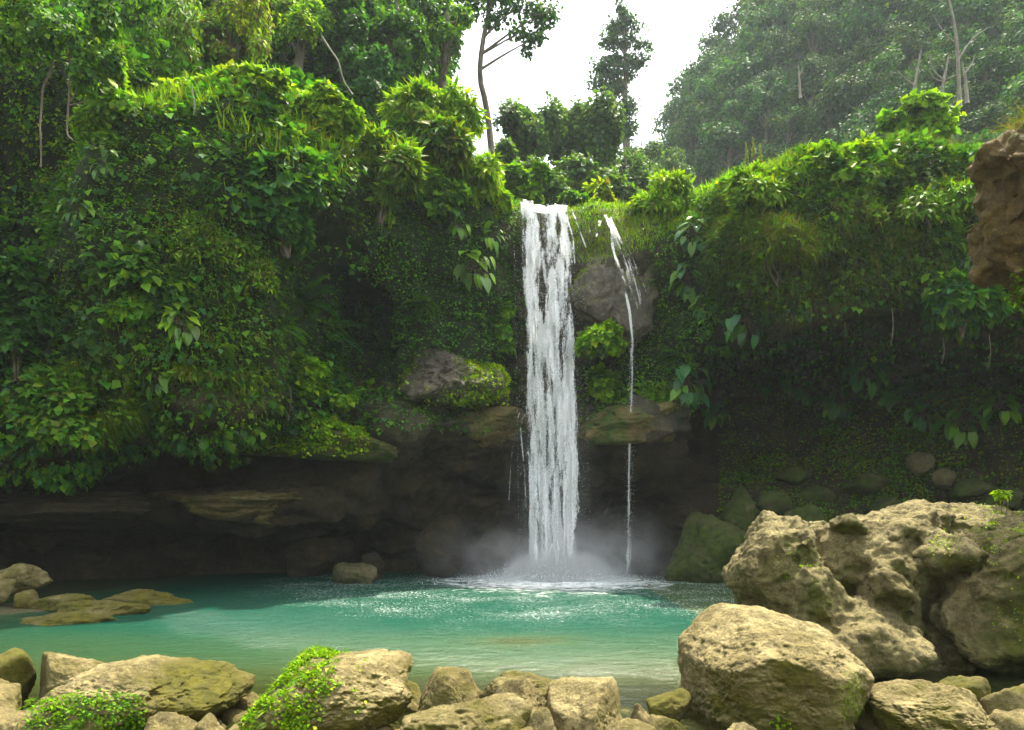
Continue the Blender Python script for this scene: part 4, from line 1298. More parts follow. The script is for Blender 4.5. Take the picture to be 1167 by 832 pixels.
on_rock('boulder half covered by green ferns left of centre', 'fern_mat', 'small bright ferns draping the left half of a boulder',
        lambda x, y, N, c: sstep(385, 340, x + .35 * (y - 790)) * (fbm(c, 5, 3) > -.25) + .5 * (fbm(c, 6, 3) > .25) * sstep(420, 380, x) , 8000, (.018, .036), LEAF, ['lush', 'mid', 'lime', 'olive'], [4, 4, 1.5, 1.5], lift=.03)
on_rock('boulder half covered by green ferns left of centre', 'fern_mat', 'feathery fronds among the ferns on the boulder left of centre',
        lambda x, y, N, c: sstep(380, 330, x + .35 * (y - 790)), 420, (.05, .085), FROND, ['lush', 'mid'], lift=.02)
on_rock('large boulder with golden moss on its right and ferns on its left', 'fern_mat', 'dark green ferns on the lower left of the large mossy boulder',
        lambda x, y, N, c: sstep(175, 150, x) * sstep(785, 800, y) * (fbm(c, 5, 3) > -.3) * sstep(50, 75, x + (y - 790)), 6500, (.016, .032), LEAF, ['mid', 'lush', 'ivy'], [4, 3, 2], lift=.025)
on_rock('large boulder with golden moss on its right and ferns on its left', 'fern_mat', 'feathery fronds on the lower left of the large mossy boulder',
        lambda x, y, N, c: sstep(170, 150, x) * sstep(788, 802, y), 300, (.04, .07), FROND, ['lush', 'mid'], lift=.05)
on_rock('long mossy ledge with bright plants on top, left above the cave', 'ledge_plants', 'bright green low plants carpeting the long left ledge',
        lambda x, y, N, c: sstep(-.35, .3, N[:, 2] - .3 * N[:, 1]) * sstep(425, 400, x) * (y < 522), 11000, (.05, .12), LEAF, ['lush', 'lime', 'mid'], [4, 4, 1], lift=.16)
on_rock('rounded ledge lip under the thin trickle right of the fall', 'ledge_moss', 'short green moss on the right ledge lip',
        lambda x, y, N, c: sstep(.1, .6, N[:, 2]) * sstep(735, 760, x) + .3 * (N[:, 2] > .3), 2200, (.03, .08), BLADE, ['lush', 'olive'], lift=.02, mat='moss')
on_rock('grey rock outcrop jutting from the green wall left of the fall', 'moss_patch', 'green moss running down the right of the grey outcrop',
        lambda x, y, N, c: G(x, y, 545, 412, 14, 34) , 2600, (.03, .08), LEAF, ['olive', 'lush'], lift=.05)
on_rock('grey rock outcrop jutting from the green wall left of the fall', 'fringe_leaves', 'bright leaves fringing the grey outcrop',
        lambda x, y, N, c: G(x, y, 535, 452, 34, 8) + G(x, y, 458, 415, 10, 22) + G(x, y, 568, 425, 10, 24), 2000, (.05, .10), LEAF, ['lime', 'lush'], lift=.10)
on_rock('huge pitted rock mass on the right bank with a dark hollow in its face', 'moss_patch', 'bright moss tufts on the top and right of the huge rock',
        lambda x, y, N, c: 1.2 * G(x, y, 1075, 622, 14, 9) + 1.5 * G(x, y, 1148, 610, 26, 34) * (fbm(c, 5, 3) > .05) + .8 * G(x, y, 1150, 705, 20, 14) + .25 * G(x, y, 905, 640, 20, 20), 3500, (.012, .03), LEAF, ['lush', 'lime', 'olive'], lift=.015)
on_rock('biggest pale foreground boulder with a broad sloping top', 'moss_patch', 'golden green moss on the right flank of the biggest foreground boulder',
        lambda x, y, N, c: G(x, y, 968, 800, 12, 30) * (fbm(c, 6, 3) > -.1), 2200, (.012, .028), BLADE, ['lime', 'lush', 'olive'], lift=.01, mat='moss')
on_rock('biggest pale foreground boulder with a broad sloping top', 'sprig', 'tiny green sprigs at the foot of the biggest foreground boulder',
        lambda x, y, N, c: G(x, y, 888, 820, 9, 9), 70, (.02, .04), LEAF, ['lush', 'mid'], lift=.03)
on_rock('brown ochre rock nose hanging into view at the right edge', 'dry_grass', 'dry brown grass fringing the top of the right rock nose',
        lambda x, y, N, c: G(x, y, 1135, 118, 26, 16) * (N[:, 2] > -.2), 420, (.12, .32), T_blade(.012, .9, 5), ['straw', 'olive'], lift=.03, mat='moss')
on_rock('brown ochre rock nose hanging into view at the right edge', 'moss_patch', 'small green leaves on the right rock nose',
        lambda x, y, N, c: G(x, y, 1165, 95, 16, 14) + .7 * G(x, y, 1164, 330, 8, 20), 500, (.03, .06), LEAF, ['lush', 'mid'], lift=.05)

# shaded mossy slope under the right recess
low = (tk > 1.8) & (tk < 5.3) & (tpx > 820) & (tpx < 1240)
P, N, K = sample(20000, low * (.3 + sstep(-.1, .3, nz1)))
a = Acc(); rnd = g_.normal(size=P.shape)
scatter(a, P + N * .03, rnd * .7 + N * .3 + OUT * .3, N + np.array([0, 0, .8]), g_.uniform(.03, .1, len(P)), LEAF, tints(len(P), ['olive', 'ivy', 'mid']))
tag(add_obj('ground_plants', a.mesh('ground_plants'), M['leaf']), 'low dim plants creeping over the shaded slope on the right', kind='stuff')


# ------------------------------------------------------------------ plants that stand out on the cliff
def plant_obj(name, label, cat, c, accF, accS=None, group=None, mat='leaf'):
    e = empty(name, c)
    tag(e, label, cat, group)
    add_obj('foliage', accF.mesh('foliage', origin=c), M[mat], e)
    if accS is not None and accS.n: add_obj('stem', accS.mesh('stem', True, origin=c), M['bark'], e)
    return e


def broad_plant(label, px, py, size_px, n=9, seed=0, cols=('mid', 'ivy', 'blue'), D=None, group='broad leaved plants on the cliffs', droop=.6, k=None):
    g = np.random.default_rng(900 + seed); n = int(n * 2.6)
    h_ = hit(px, py)
    if h_ is None and D is None: return
    c, N = h_ if D is None else (at(px, py, D), OUT)
    N = norm(N * .6 + OUT * .6)
    Dd = c[1]
    L = size_px * Dd / F
    c = c + N * .1
    aF, aS = Acc(), Acc()
    th = g.uniform(0, 2 * np.pi, n)
    side = norm(np.cross(N, [0, 0, 1])); up = np.cross(side, N)
    dirs = side * np.cos(th)[:, None] * .9 + up * (np.sin(th)[:, None] * .8 - .1) + N * g.uniform(.3, .8, n)[:, None]
    dirs = norm(dirs)
    st = g.uniform(.25, .6, n) * L * 1.5
    base_ = c + dirs * st[:, None]
    for i in range(n):
        tube(aS, smooth_path([c, c + dirs[i] * st[i] * .5 + up * .02, base_[i]], 5), L * .014, PAL['olive'], 4)
    U = dirs * .6 + DOWN * droop + g.normal(size=(n, 3)) * .15
    Nf = dirs * .4 + np.array([0, 0, .9]) + N * .45 + g.normal(size=(n, 3)) * .15
    scatter(aF, base_, U, Nf, g.uniform(.4, 1.0, n) * L * .66, HEART, tints(n, list(cols), None, .35, g))
    return plant_obj('broad_leaf_plant', label, 'broad leaf plant', c, aF, aS, group, 'leaf_glossy')


BP = [  # label, px, py, leaf size px, n, cols
    ('large pale broad leaved plant glowing in the middle of the left cliff', 208, 378, 30, 11, ('pale', 'lush', 'mid')),
    ('drooping dark broad leaves just below the pale plant on the left cliff', 185, 436, 24, 7, ('mid', 'ivy')),
    ('broad leaved plant high on the left cliff, at the dark hollow', 122, 190, 24, 9, ('pale', 'mid', 'blue')),
    ('broad leaved plant in the shade under the lianas', 62, 212, 26, 8, ('ivy', 'mid')),
    ('broad leaves at the left cliff under the dark hollow', 95, 250, 24, 9, ('ivy', 'mid')),
    ('broad leaves lower left of the high pale plant', 160, 285, 22, 8, ('mid', 'pale')),
    ('small broad leaved plant right of centre on the left cliff', 275, 288, 18, 8, ('pale', 'mid')),
    ('group of broad leaves near the right shoulder of the left cliff', 345, 205, 18, 10, ('blue', 'mid')),
    ('dark broad leaves at the left edge of the picture', 22, 290, 26, 9, ('ivy', 'dark')),
    ('dark broad leaves low at the left edge', 25, 400, 28, 9, ('ivy', 'dark')),
    ('big soft leaves left of the falls lip, highest of the cluster', 520, 262, 26, 8, ('mid', 'lush')),
    ('big soft leaves left of the falls lip, right one of the cluster', 555, 272, 26, 8, ('mid', 'lush')),
    ('big soft leaves left of the falls lip, lowest of the cluster', 538, 300, 28, 9, ('mid', 'lush', 'pale')),
    ('leafy cluster at the top of the wall right of the side fall', 790, 262, 24, 11, ('mid', 'blue', 'pale')),
    ('leafy cluster halfway down the wall right of the side fall', 785, 312, 24, 11, ('mid', 'blue')),
    ('leafy cluster near the edge of the recess, right of the side fall', 805, 352, 24, 10, ('mid', 'blue')),
    ('broad dim leaves at the left edge of the dark recess', 850, 358, 26, 9, ('blue', 'ivy')),
    ('spreading leaves above the right ledge lip', 780, 446, 28, 12, ('blue', 'mid')),
    ('spreading leaves above and right of the right ledge lip', 812, 470, 28, 10, ('blue', 'mid')),
    ('hanging broad leaves, leftmost in the row under the recess', 885, 418, 34, 10, ('blue', 'ivy')),
    ('hanging broad leaves, second in the row under the recess', 918, 440, 34, 10, ('blue', 'ivy')),
    ('hanging broad leaves, third in the row under the recess', 955, 452, 34, 10, ('blue', 'ivy', 'mid')),
    ('hanging broad leaves, fourth in the row under the recess', 985, 418, 32, 10, ('blue', 'ivy')),
    ('hanging broad leaves, fifth in the row under the recess', 1018, 440, 34, 10, ('blue', 'ivy')),
    ('hanging broad leaves, sixth in the row under the recess', 1050, 462, 30, 9, ('ivy', 'blue')),
    ('hanging broad leaves toward the right edge above the huge rock', 1095, 470, 32, 10, ('ivy', 'mid')),
    ('hanging broad leaves at the right edge above the huge rock', 1140, 462, 34, 11, ('mid', 'ivy')),
    ('pale leaves on the left shoulder of the right cliff mass', 895, 240, 20, 10, ('pale', 'blue', 'mid')),
    ('leaf cluster high on the right cliff mass', 1045, 205, 18, 10, ('mid', 'pale')),
    ('bright leaf cluster, left of the hanging clump at the right', 1062, 330, 24, 10, ('mid', 'lush')),
    ('pale leaf cluster on top of the hanging clump at the right', 1105, 305, 24, 14, ('pale', 'blue', 'mid')),
    ('leaf cluster under the rock nose at the right edge', 1145, 300, 24, 12, ('mid', 'blue')),
    ('lowest leaf cluster of the hanging clump at the right', 1095, 360, 24, 12, ('mid', 'lush', 'blue')),
]
for i, (lb, px, py, s, n, cols) in enumerate(BP):
    jr = np.random.default_rng(5000 + i)
    broad_plant(lb, px, py + jr.uniform(-10, 10), s * jr.uniform(.6, 1.05), n, i, cols)


def fern(label, px, py, L_px, n=12, seed=0, cols=('blue', 'mid'), group='ferns on the cliffs'):
    g = np.random.default_rng(700 + seed)
    h_ = hit(px, py)
    if h_ is None: return
    c, N = h_
    N = norm(N * .5 + OUT * .7)
    L = L_px * c[1] / F
    side = norm(np.cross(N, [0, 0, 1])); up = np.cross(side, N)
    th = g.uniform(0, 2 * np.pi, n)
    U = side * np.cos(th)[:, None] + up * (np.sin(th)[:, None] * .6 + .15) + N * .75
    Nf = np.array([0, 0, 1.0]) + N * .6 + g.normal(size=(n, 3)) * .12
    a = Acc()
    scatter(a, np.repeat(c[None], n, 0), U, Nf, g.uniform(.6, 1, n) * L, T_frond(16, .55), tints(n, list(cols), None, .2, g))
    plant_obj('fern', label, 'fern', c, a, None, group)


for i, (lb, px, py, s, n, cols) in enumerate([
    ('big blue green fern in the hollow right of the left cliff, upper', 345, 345, 46, 16, ('blue', 'ivy')),
    ('big blue green fern in the hollow right of the left cliff, lower', 370, 378, 44, 14, ('blue', 'ivy')),
    ('fern under the shaded rim of the left cliff, near the recess', 318, 372, 34, 14, ('blue', 'mid')),
    ('olive fern low on the left cliff', 72, 432, 34, 12, ('olive', 'mid')),
    ('fern at the left edge above the cave', 20, 470, 36, 14, ('ivy', 'mid')),
    ('fern hanging beside the pale broad leaved plant', 250, 395, 28, 12, ('olive', 'mid')),
    ('fern on the dark wall between hollow and outcrop', 430, 360, 30, 14, ('ivy', 'blue')),
    ('fern on the dark wall above the outcrop', 480, 345, 26, 12, ('ivy', 'mid')),
    ('fern low on the right of the side fall', 770, 405, 26, 12, ('mid', 'ivy')),
    ('pale ferny spray on the face of the right cliff mass', 985, 262, 26, 14, ('pale', 'mid')),
    ('fern on the right cliff mass near the rock nose', 1085, 275, 28, 14, ('mid', 'lush')),
]): fern(lb, px, py, s, n, i, cols)


def bush(label, px, py, rx, ry, n, size, names, weights=None, D=None, seed=0, T=LEAF, group='shrubs on the cliffs', dep=.8, mode='leaf', mat='leaf', name='shrub', sink=.3, cat='shrub'):
    """leafy mound: irregular lobed body of leaves round short stems"""
    g = np.random.default_rng(500 + seed)
    if D is None:
        h_ = hit(px, py)
        if h_ is None: return
        D = h_[0][1] - sink * rx * h_[0][1] / F
    c = at(px, py, D); r = np.array([rx, (rx + ry) / 2 * dep, ry]) * D / F
    lob = max(4, int(6 + rx / 9))
    lob = lob + 6 * (mode == 'grass')
    lc = norm(g.normal(size=(lob, 3))) * g.uniform(.3, .78, (lob, 1)); lr = g.uniform(.22, .5, lob)
    k = g.choice(lob, n)
    d = norm(g.normal(size=(n, 3))); d[:, 2] = np.where(d[:, 2] < -.55, -d[:, 2], d[:, 2])
    q = lc[k] + d * lr[k][:, None] * (g.random(n) ** .35)[:, None]
    P = c + q * r
    nrm_ = norm(q + d * .6)
    keep = fbm(P, 1.9, 3, off=seed) > -.42
    P, nrm_, d = P[keep], nrm_[keep], d[keep]; m = len(P)
    rnd = g.normal(size=(m, 3))
    a, s = Acc(), Acc()
    if mode == 'leaf':
        U = nrm_ * .5 + DOWN * .45 + rnd * .5; Nf = nrm_ * .8 + np.array([0, 0, .7]) + rnd[:, ::-1] * .35
    elif mode == 'grass':
        U = nrm_ * .45 + np.array([0, 0, .15]) + rnd * .42; Nf = np.array([0, 0, 1.0]) - nrm_ * .2 + rnd[:, ::-1] * .3
        k2 = g.random(m) < .22
        scatter(s2 := Acc(), P[k2], nrm_[k2] * .5 + DOWN * .3 + rnd[k2] * .5, nrm_[k2] + np.array([0, 0, .7]) + rnd[k2] * .3, g.uniform(4, 9, k2.sum()) * D / F, LEAF, tints(int(k2.sum()), names, weights, .3, g))
    scatter(a, P, U, Nf, g.uniform(size[0], size[1], m) * D / F, T, tints(m, names, weights, .3, g) * (1 + .3 * fbm(P, 1.5, 2))[:, None])
    b0 = c - np.array([0, 0, r[2] * .9])
    if mode == 'grass':
        a.n and [a.add(v_, [f_], c_) for v_, f_, c_ in [(np.concatenate(s2.V), np.concatenate(list(s2.F.values())[0]), np.concatenate(s2.C))]]
    for i in range(5):
        e = c + lc[i % lob] * r
        tube(s, smooth_path([b0 + g.normal(size=3) * .05, (b0 + e) / 2 + g.normal(size=3) * .06, e], 6), np.linspace(.03, .008, 6) * min(1, rx / 60 + .05), (1, 1, 1), 5)
    return plant_obj(name, label, cat, c, a, s, group, mat)


BL5 = T_blade(.022, .9, 5)
for i, a_ in enumerate([
    ('hanging grass mound bulging from the shoulder of the left cliff', 432, 205, 52, 58, 9000, (7, 16), ['olive', 'mid', 'lush'], [3, 3, 2], 15.6, 'long'),
    ('tall bright grassy mound, highest left of the falls', 498, 118, 56, 48, 7500, (7, 17), ['lush', 'lime', 'mid'], [4, 3, 2], 17.4, 'long'),
    ('dark grassy slope under the tall bright mound', 488, 178, 54, 42, 6500, (8, 18), ['mid', 'olive', 'ivy', 'lush'], [3, 3, 1, 1], 17.0, 'long'),
    ('bright fern like strip falling toward the falls lip', 546, 205, 30, 34, 3200, (6, 15), ['lime', 'lush'], [2, 3], 17.6, 'long'),
    ('leafy bush between the grassy mounds and the falls', 500, 222, 34, 26, 3200, (6, 13), ['mid', 'ivy', 'lush'], [3, 2, 1], 16.6, 'leaf'),
    ('small bright bush right where the broad fall leaves the lip', 566, 234, 18, 16, 1500, (6, 13), ['lime', 'lush'], None, 18.1, 'leaf'),
    ('rounded bright topped mound right of the falls lip', 757, 230, 48, 26, 5500, (5, 12), ['lush', 'lime', 'olive'], [4, 2, 1], 18.3, 'long'),
    ('yellow flowering bush behind the falls lip', 686, 224, 22, 20, 1800, (4, 9), ['lime', 'lush', 'straw'], [3, 2, 1], 20.5, 'leaf'),
    ('dark round bush behind the falls lip', 650, 232, 22, 12, 1500, (4, 8), ['ivy', 'mid'], None, 21, 'leaf'),
    ('green bush in the gap behind the falls, left', 604, 216, 34, 26, 3200, (5, 11), ['mid', 'lush', 'ivy'], [3, 2, 2], 21.5, 'leaf'),
    ('bushy left shoulder of the right cliff mass', 862, 222, 42, 36, 6500, (6, 14), ['lush', 'mid', 'lime'], [3, 3, 2], 15.4, 'long'),
    ('big rounded leafy crown of the right cliff mass', 965, 205, 62, 44, 9000, (6, 13), ['mid', 'lush', 'lime'], [3, 3, 1], 15.2, 'leaf'),
    ('hanging grass apron on the right cliff mass, left', 890, 285, 48, 42, 7500, (8, 20), ['olive', 'straw', 'mid', 'lush'], [4, 1, 2, 1], 15.1, 'grass'),
    ('hanging grass apron on the right cliff mass, centre', 972, 268, 52, 42, 8500, (5, 11), ['olive', 'mid', 'lush'], [4, 3, 1], 14.8, 'long'),
    ('grassy face of the right cliff mass near the rock nose', 1062, 240, 50, 44, 8500, (5, 12), ['lush', 'olive', 'mid'], [3, 2, 3], 14.6, 'long'),
    ('hanging clump in front of the right recess', 1098, 345, 42, 40, 5500, (8, 16), ['ivy', 'mid', 'blue'], None, 14.4, 'leaf'),
    ('bright green saplings on the rim behind the right cliff mass', 1060, 138, 50, 26, 4200, (5, 12), ['lush', 'lime', 'mid'], [5, 1, 2], 18.5, 'leaf'),
    ('bright green sapling left end of the row on the rim', 1016, 128, 16, 18, 900, (5, 11), ['lush', 'mid'], None, 19, 'leaf'),
    ('bright leafy bush right of the fall, halfway down the wall', 688, 382, 32, 28, 3400, (5, 11), ['lush', 'mid', 'lime'], [4, 3, 1], 17.3, 'leaf'),
    ('second leafy bush right of the fall just above the ledge', 688, 438, 20, 22, 1500, (5, 11), ['lush', 'mid'], None, None, 'leaf'),
    ('leafy bush above the right end of the right ledge', 748, 456, 28, 16, 1600, (5, 10), ['mid', 'lush'], None, None, 'leaf'),
    ('leafy bush left of the fall at mid height', 572, 372, 20, 34, 2300, (5, 11), ['lush', 'mid', 'ivy'], [3, 3, 1], None, 'leaf'),
    ('bright bush low on the left cliff beside the ledge', 352, 428, 30, 34, 3400, (5, 12), ['lush', 'mid', 'lime'], [4, 2, 1], 15.0, 'leaf'),
    ('small bright bush above the left ledge', 390, 452, 24, 16, 1500, (5, 11), ['lush', 'mid'], None, 15.6, 'leaf'),
    ('shrub at the upper left of the left cliff, catching light', 130, 140, 50, 40, 5500, (5, 12), ['lush', 'mid', 'lime'], [3, 4, 1], 12.9, 'leaf'),
    ('yellow green shrub on the left rim below the hanging branches', 118, 92, 34, 22, 2600, (5, 11), ['lime', 'lush', 'mid'], [2, 3, 2], 12.8, 'leaf'),
    ('leafy mound on the left cliff rim, centre', 268, 104, 90, 16, 5200, (5, 11), ['lime', 'lush', 'mid'], [4, 4, 1], 13.8, 'leaf'),  # lime tint paints the sunlit look of the rim
    ('bright bush at the right end of the left rim', 378, 130, 34, 34, 4000, (5, 11), ['lime', 'lush', 'mid'], [2, 3, 2], 14.4, 'leaf'),
    ('leafy bulge on the right side of the left cliff', 325, 235, 58, 62, 9000, (7, 15), ['ivy', 'blue', 'mid'], [3, 3, 2], 13.6, 'leaf'),
    ('leafy bulge in the middle of the left cliff', 175, 330, 62, 70, 9000, (6, 14), ['mid', 'ivy', 'lush'], [3, 3, 1], 12.9, 'leaf'),
    ('grassy bulge hanging at the middle of the left cliff', 255, 300, 58, 80, 13000, (4, 9), ['olive', 'mid', 'lush', 'lime'], [4, 3, 2, .6], 13.3, 'long'),
    ('mossy apron at the lower edge of the left cliff', 250, 425, 80, 36, 9500, (5, 13), ['olive', 'mid', 'lush'], [4, 3, 1], 13.4, 'long'),
    ('leafy apron at the lower left of the left cliff', 70, 470, 76, 50, 8500, (5, 13), ['ivy', 'mid', 'olive'], [3, 3, 1], 12.6, 'leaf'),
    ('shaded bulge of leaves at the left edge', 20, 360, 52, 80, 8000, (6, 15), ['dark', 'ivy'], None, 12.4, 'leaf'),
    ('grassy bulge at the lower left corner of the left cliff', 118, 450, 44, 60, 7500, (8, 18), ['olive', 'mid', 'lush'], [4, 3, 1], 12.9, 'grass'),
]):
    lb, px, py, rx, ry, n, sz, names, wts, D, md = a_
    bush(lb, px, py, rx, ry, n, sz, names, wts, D, 40 + i, T={'grass': BL5, 'leaf': LEAF, 'long': T_leaf(.17, .05)}[md], mode='leaf' if md == 'long' else md, mat='moss' if md == 'grass' else 'leaf', name='grass_mound' if md == 'grass' else 'shrub', cat='grass mound' if md == 'grass' else 'shrub')

# plume grass heads on the right rim
for i, (px, py) in enumerate([(850, 176), (858, 170), (866, 178)]):
    a, s = Acc(), Acc()
    D = 16.2; b0 = at(px + 2, py + 26, D); e = at(px, py - 14, D)
    pth = smooth_path([b0, (b0 + e) / 2 + [0.02, 0, 0], e], 8)
    tube(s, pth, np.linspace(.012, .005, 8), (1, 1, 1), 4)
    n = 260; q = g_.uniform(.45, 1, n)
    P = pth[0] + (pth[-1] - pth[0]) * q[:, None]
    scatter(a, P, g_.normal(size=(n, 3)) * .5 + np.array([0, 0, .8]), g_.normal(size=(n, 3)), g_.uniform(.05, .11, n) * (1.3 - q), LONG, tints(n, ['straw', 'pale']) * 1.8)
    plant_obj('plume_grass', ['left cream plume of the three reed heads on the right rim', 'middle and tallest cream plume on the right rim', 'right cream plume of the three on the right rim'][i], 'reed', b0, a, s, 'plume grass on the right rim')
# sprig on the huge rock
bush('tiny leafy plant with a pale flower on top of the huge rock', 1143, 563, 8, 11, 130, (4, 9), ['lush', 'lime'], None, 7.9, 99, group='small plants on rocks', sink=0)
on_rock('brown water worn ledge bulging beside the fall at the lip', 'rim_moss', 'sunlit yellow green moss cushion on top of the worn brown ledge',
        lambda x, y, N, c: sstep(.35, .6, N[:, 2]) * (np.abs(x - 692) > 8) + 1.2 * G(x, y, 735, 268, 10, 16) + .7 * G(x, y, 662, 262, 4, 40), 9000, (.03, .10), BLADE_UP, ['lime', 'lush', 'olive'], [4, 3, 1], lift=.05, mat='moss')
# ------------------------------------------------------------------ trees
def crown(acc, blobs, n, size, names, weights, g, T=LEAF, gap=-.35, gsc=1.0, droop=.4):
    W_ = np.array([b[1][0] * b[1][2] + .01 for b in blobs]); W_ = W_ / W_.sum()
    k = g.choice(len(blobs), n, p=W_)
    C_ = np.array([b[0] for b in blobs])[k]; R_ = np.array([b[1] for b in blobs])[k]
    d = norm(g.normal(size=(n, 3)))
    P = C_ + d * R_ * (g.random(n) ** .45)[:, None] * (1 + .35 * fbm(d + k[:, None], 2.2, 2))[:, None]
    keep = fbm(P, gsc, 3, off=float(g.random() * 50)) > gap
    P, d = P[keep], d[keep]; m = len(P)
    rnd = g.normal(size=(m, 3))
    scatter(acc, P, d * .4 + DOWN * droop + rnd * .45, d * .9 + np.array([0, 0, .7]) + rnd[:, ::-1] * .3, g.uniform(size[0], size[1], m), T,
            tints(m, names, weights, .3, g))


def tree(name, label, trunk, rad, blobs, n, size, names, weights=None, seed=0, group=None, mat='leaf', bark='bark', gap=-.35, gsc=1.0, limbs=True, cat='tree', T=LEAF, droop=.4, limb_n=99):
    g = np.random.default_rng(3000 + seed)
    tr = smooth_path(trunk, 16)
    e = empty(name, tr[0])
    tag(e, label, cat, group)
    s, a = Acc(), Acc()
    w = np.linspace(rad[0], rad[1], 16)
    tube(s, tr, w, (1, 1, 1), 9)
    if limbs:
        for (c, r) in blobs[:limb_n]:
            c = np.array(c)
            zt = c[2] - r[2] * .5
            hd = np.linalg.norm(c[:2] - tr[-1, :2])
            i = int(np.clip(np.argmin(np.abs(tr[:, 2] - (c[2] - .9 * hd - .3 * r[2]))), 5, 15))
            p0 = tr[i]
            mid_ = (p0 + c) / 2 + np.array([0, 0, .05 * np.linalg.norm(c - p0)]) + g.normal(size=3) * .08 * r[0]
            tube(s, smooth_path([p0, mid_, c], 9), np.linspace(w[i] * .55, .012, 9), (1, 1, 1), 6)
            for j in range(3):
                q = c + g.normal(size=3) * np.array(r) * .5
                tube(s, smooth_path([mid_ * .4 + c * .6, (mid_ + q) / 2 + g.normal(size=3) * .05, q], 6), np.linspace(w[i] * .25, .008, 6), (1, 1, 1), 5)
    crown(a, blobs, n, size, names, weights, g, T, gap, gsc, droop)
    o0 = tr[0]
    add_obj('trunk', s.mesh('trunk', True, origin=o0), M[bark], e)
    add_obj('crown', a.mesh('crown', origin=o0), M[mat], e)
    return e


def B(px, py, rx, ry, D, dp=None):
    r = np.array([rx, dp * F / D if dp else (rx + ry) / 2, ry]) * D / F
    return (at(px, py, D), r)


# slender tree against the sky
D = 24
tree('slender_tree', 'slender bare trunked tree leaning against the sky above the falls',
     [at(566, 290, D), at(562, 200, D), at(558, 150, D), at(553, 115, D), at(547, 88, D), at(549, 55, D), at(556, 18, D), at(562, -20, D), at(566, -60, D)], (.13, .06),
     [B(600, 8, 30, 16, D), B(622, 14, 20, 14, D), B(596, 34, 17, 12, D), B(612, 42, 11, 12, D), B(560, -2, 26, 14, D), B(530, 8, 20, 14, D), B(575, -30, 50, 22, D), B(600, 60, 7, 9, D), B(566, 22, 16, 9, D)],
     3600, (.10, .2), ['dark', 'ivy', 'mid'], [3, 3, 1], 1, 'trees on the rim behind the falls', gap=-.2, gsc=1.6, limb_n=5)
D = 46
tree('layered_tree', 'tall tree with tiered crown standing alone in the hazy sky',
     [at(716, 190, D), at(712, 140, D), at(713, 90, D), at(712, 50, D), at(709, 8, D)], (.26, .05),
     [B(709, 8, 8, 9, D), B(714, 22, 12, 8, D), B(700, 30, 12, 5, D), B(722, 34, 18, 6, D), B(694, 46, 16, 6, D), B(728, 52, 14, 5, D), B(712, 46, 14, 8, D), B(738, 56, 8, 5, D),
      B(700, 66, 14, 5, D), B(688, 76, 20, 7, D), B(722, 70, 20, 6, D), B(705, 84, 22, 8, D), B(680, 96, 16, 7, D), B(700, 100, 18, 6, D), B(714, 122, 14, 12, D), B(712, 145, 16, 14, D)],
     7000, (.14, .30), ['dark', 'far', 'ivy'], None, 2, 'trees on the rim behind the falls', gap=-.25, gsc=.9)
# rounded trees behind the falls
RT = [
    ('round crowned tree left of the pair behind the falls', 603, 156, 36, 54, 30, 9000),
    ('narrow tree behind the left one of the pair, against the sky', 640, 150, 18, 34, 33, 3500),
    ('round crowned tree right of the pair behind the falls', 676, 162, 38, 54, 31, 9000),
    ('lower bushy tree under the pair behind the falls', 645, 205, 52, 28, 28, 8000),
    ('bushy tree right behind the falls lip in the haze', 712, 200, 36, 40, 34, 7000),
    ('small hazy tree at the foot of the far slope', 738, 185, 26, 26, 44, 3500),
    ('second hazy tree at the foot of the far slope, further right', 768, 200, 24, 26, 42, 3500),
    ('leafy tree rising just right of the slender trunk', 582, 190, 24, 40, 27, 5000),
    ('low green tree filling the gap behind the falls, right', 700, 218, 40, 22, 27, 5000),
    ('low green tree filling the gap behind the falls, left', 612, 222, 40, 20, 26, 5000),
    ('hazy low tree between the layered tree and the far slope', 740, 212, 40, 22, 36, 4000),
]
for i, (lb, px, py, rx, ry, D, n) in enumerate(RT):
    g = np.random.default_rng(60 + i)
    bl = []
    for j in range(9):
        a1_ = g.uniform(0, 6.28); q = g.uniform(.2, .72)
        bl.append(B(px + rx * q * math.cos(a1_), py + ry * q * math.sin(a1_), rx * g.uniform(.36, .55), ry * g.uniform(.36, .6), D + g.uniform(-1, 1)))
    tree('broadleaf_tree', lb, [at(px, py + ry + 70, D), at(px - 3, py + ry, D), at(px + 2, py, D), at(px, py - ry * .6, D)], (.12, .04), bl, n * 2, (.12, .26),
         ['far', 'mid', 'pale'], [4, 2, 1], 10 + i, 'trees on the rim behind the falls', gap=-.16, gsc=1.1)

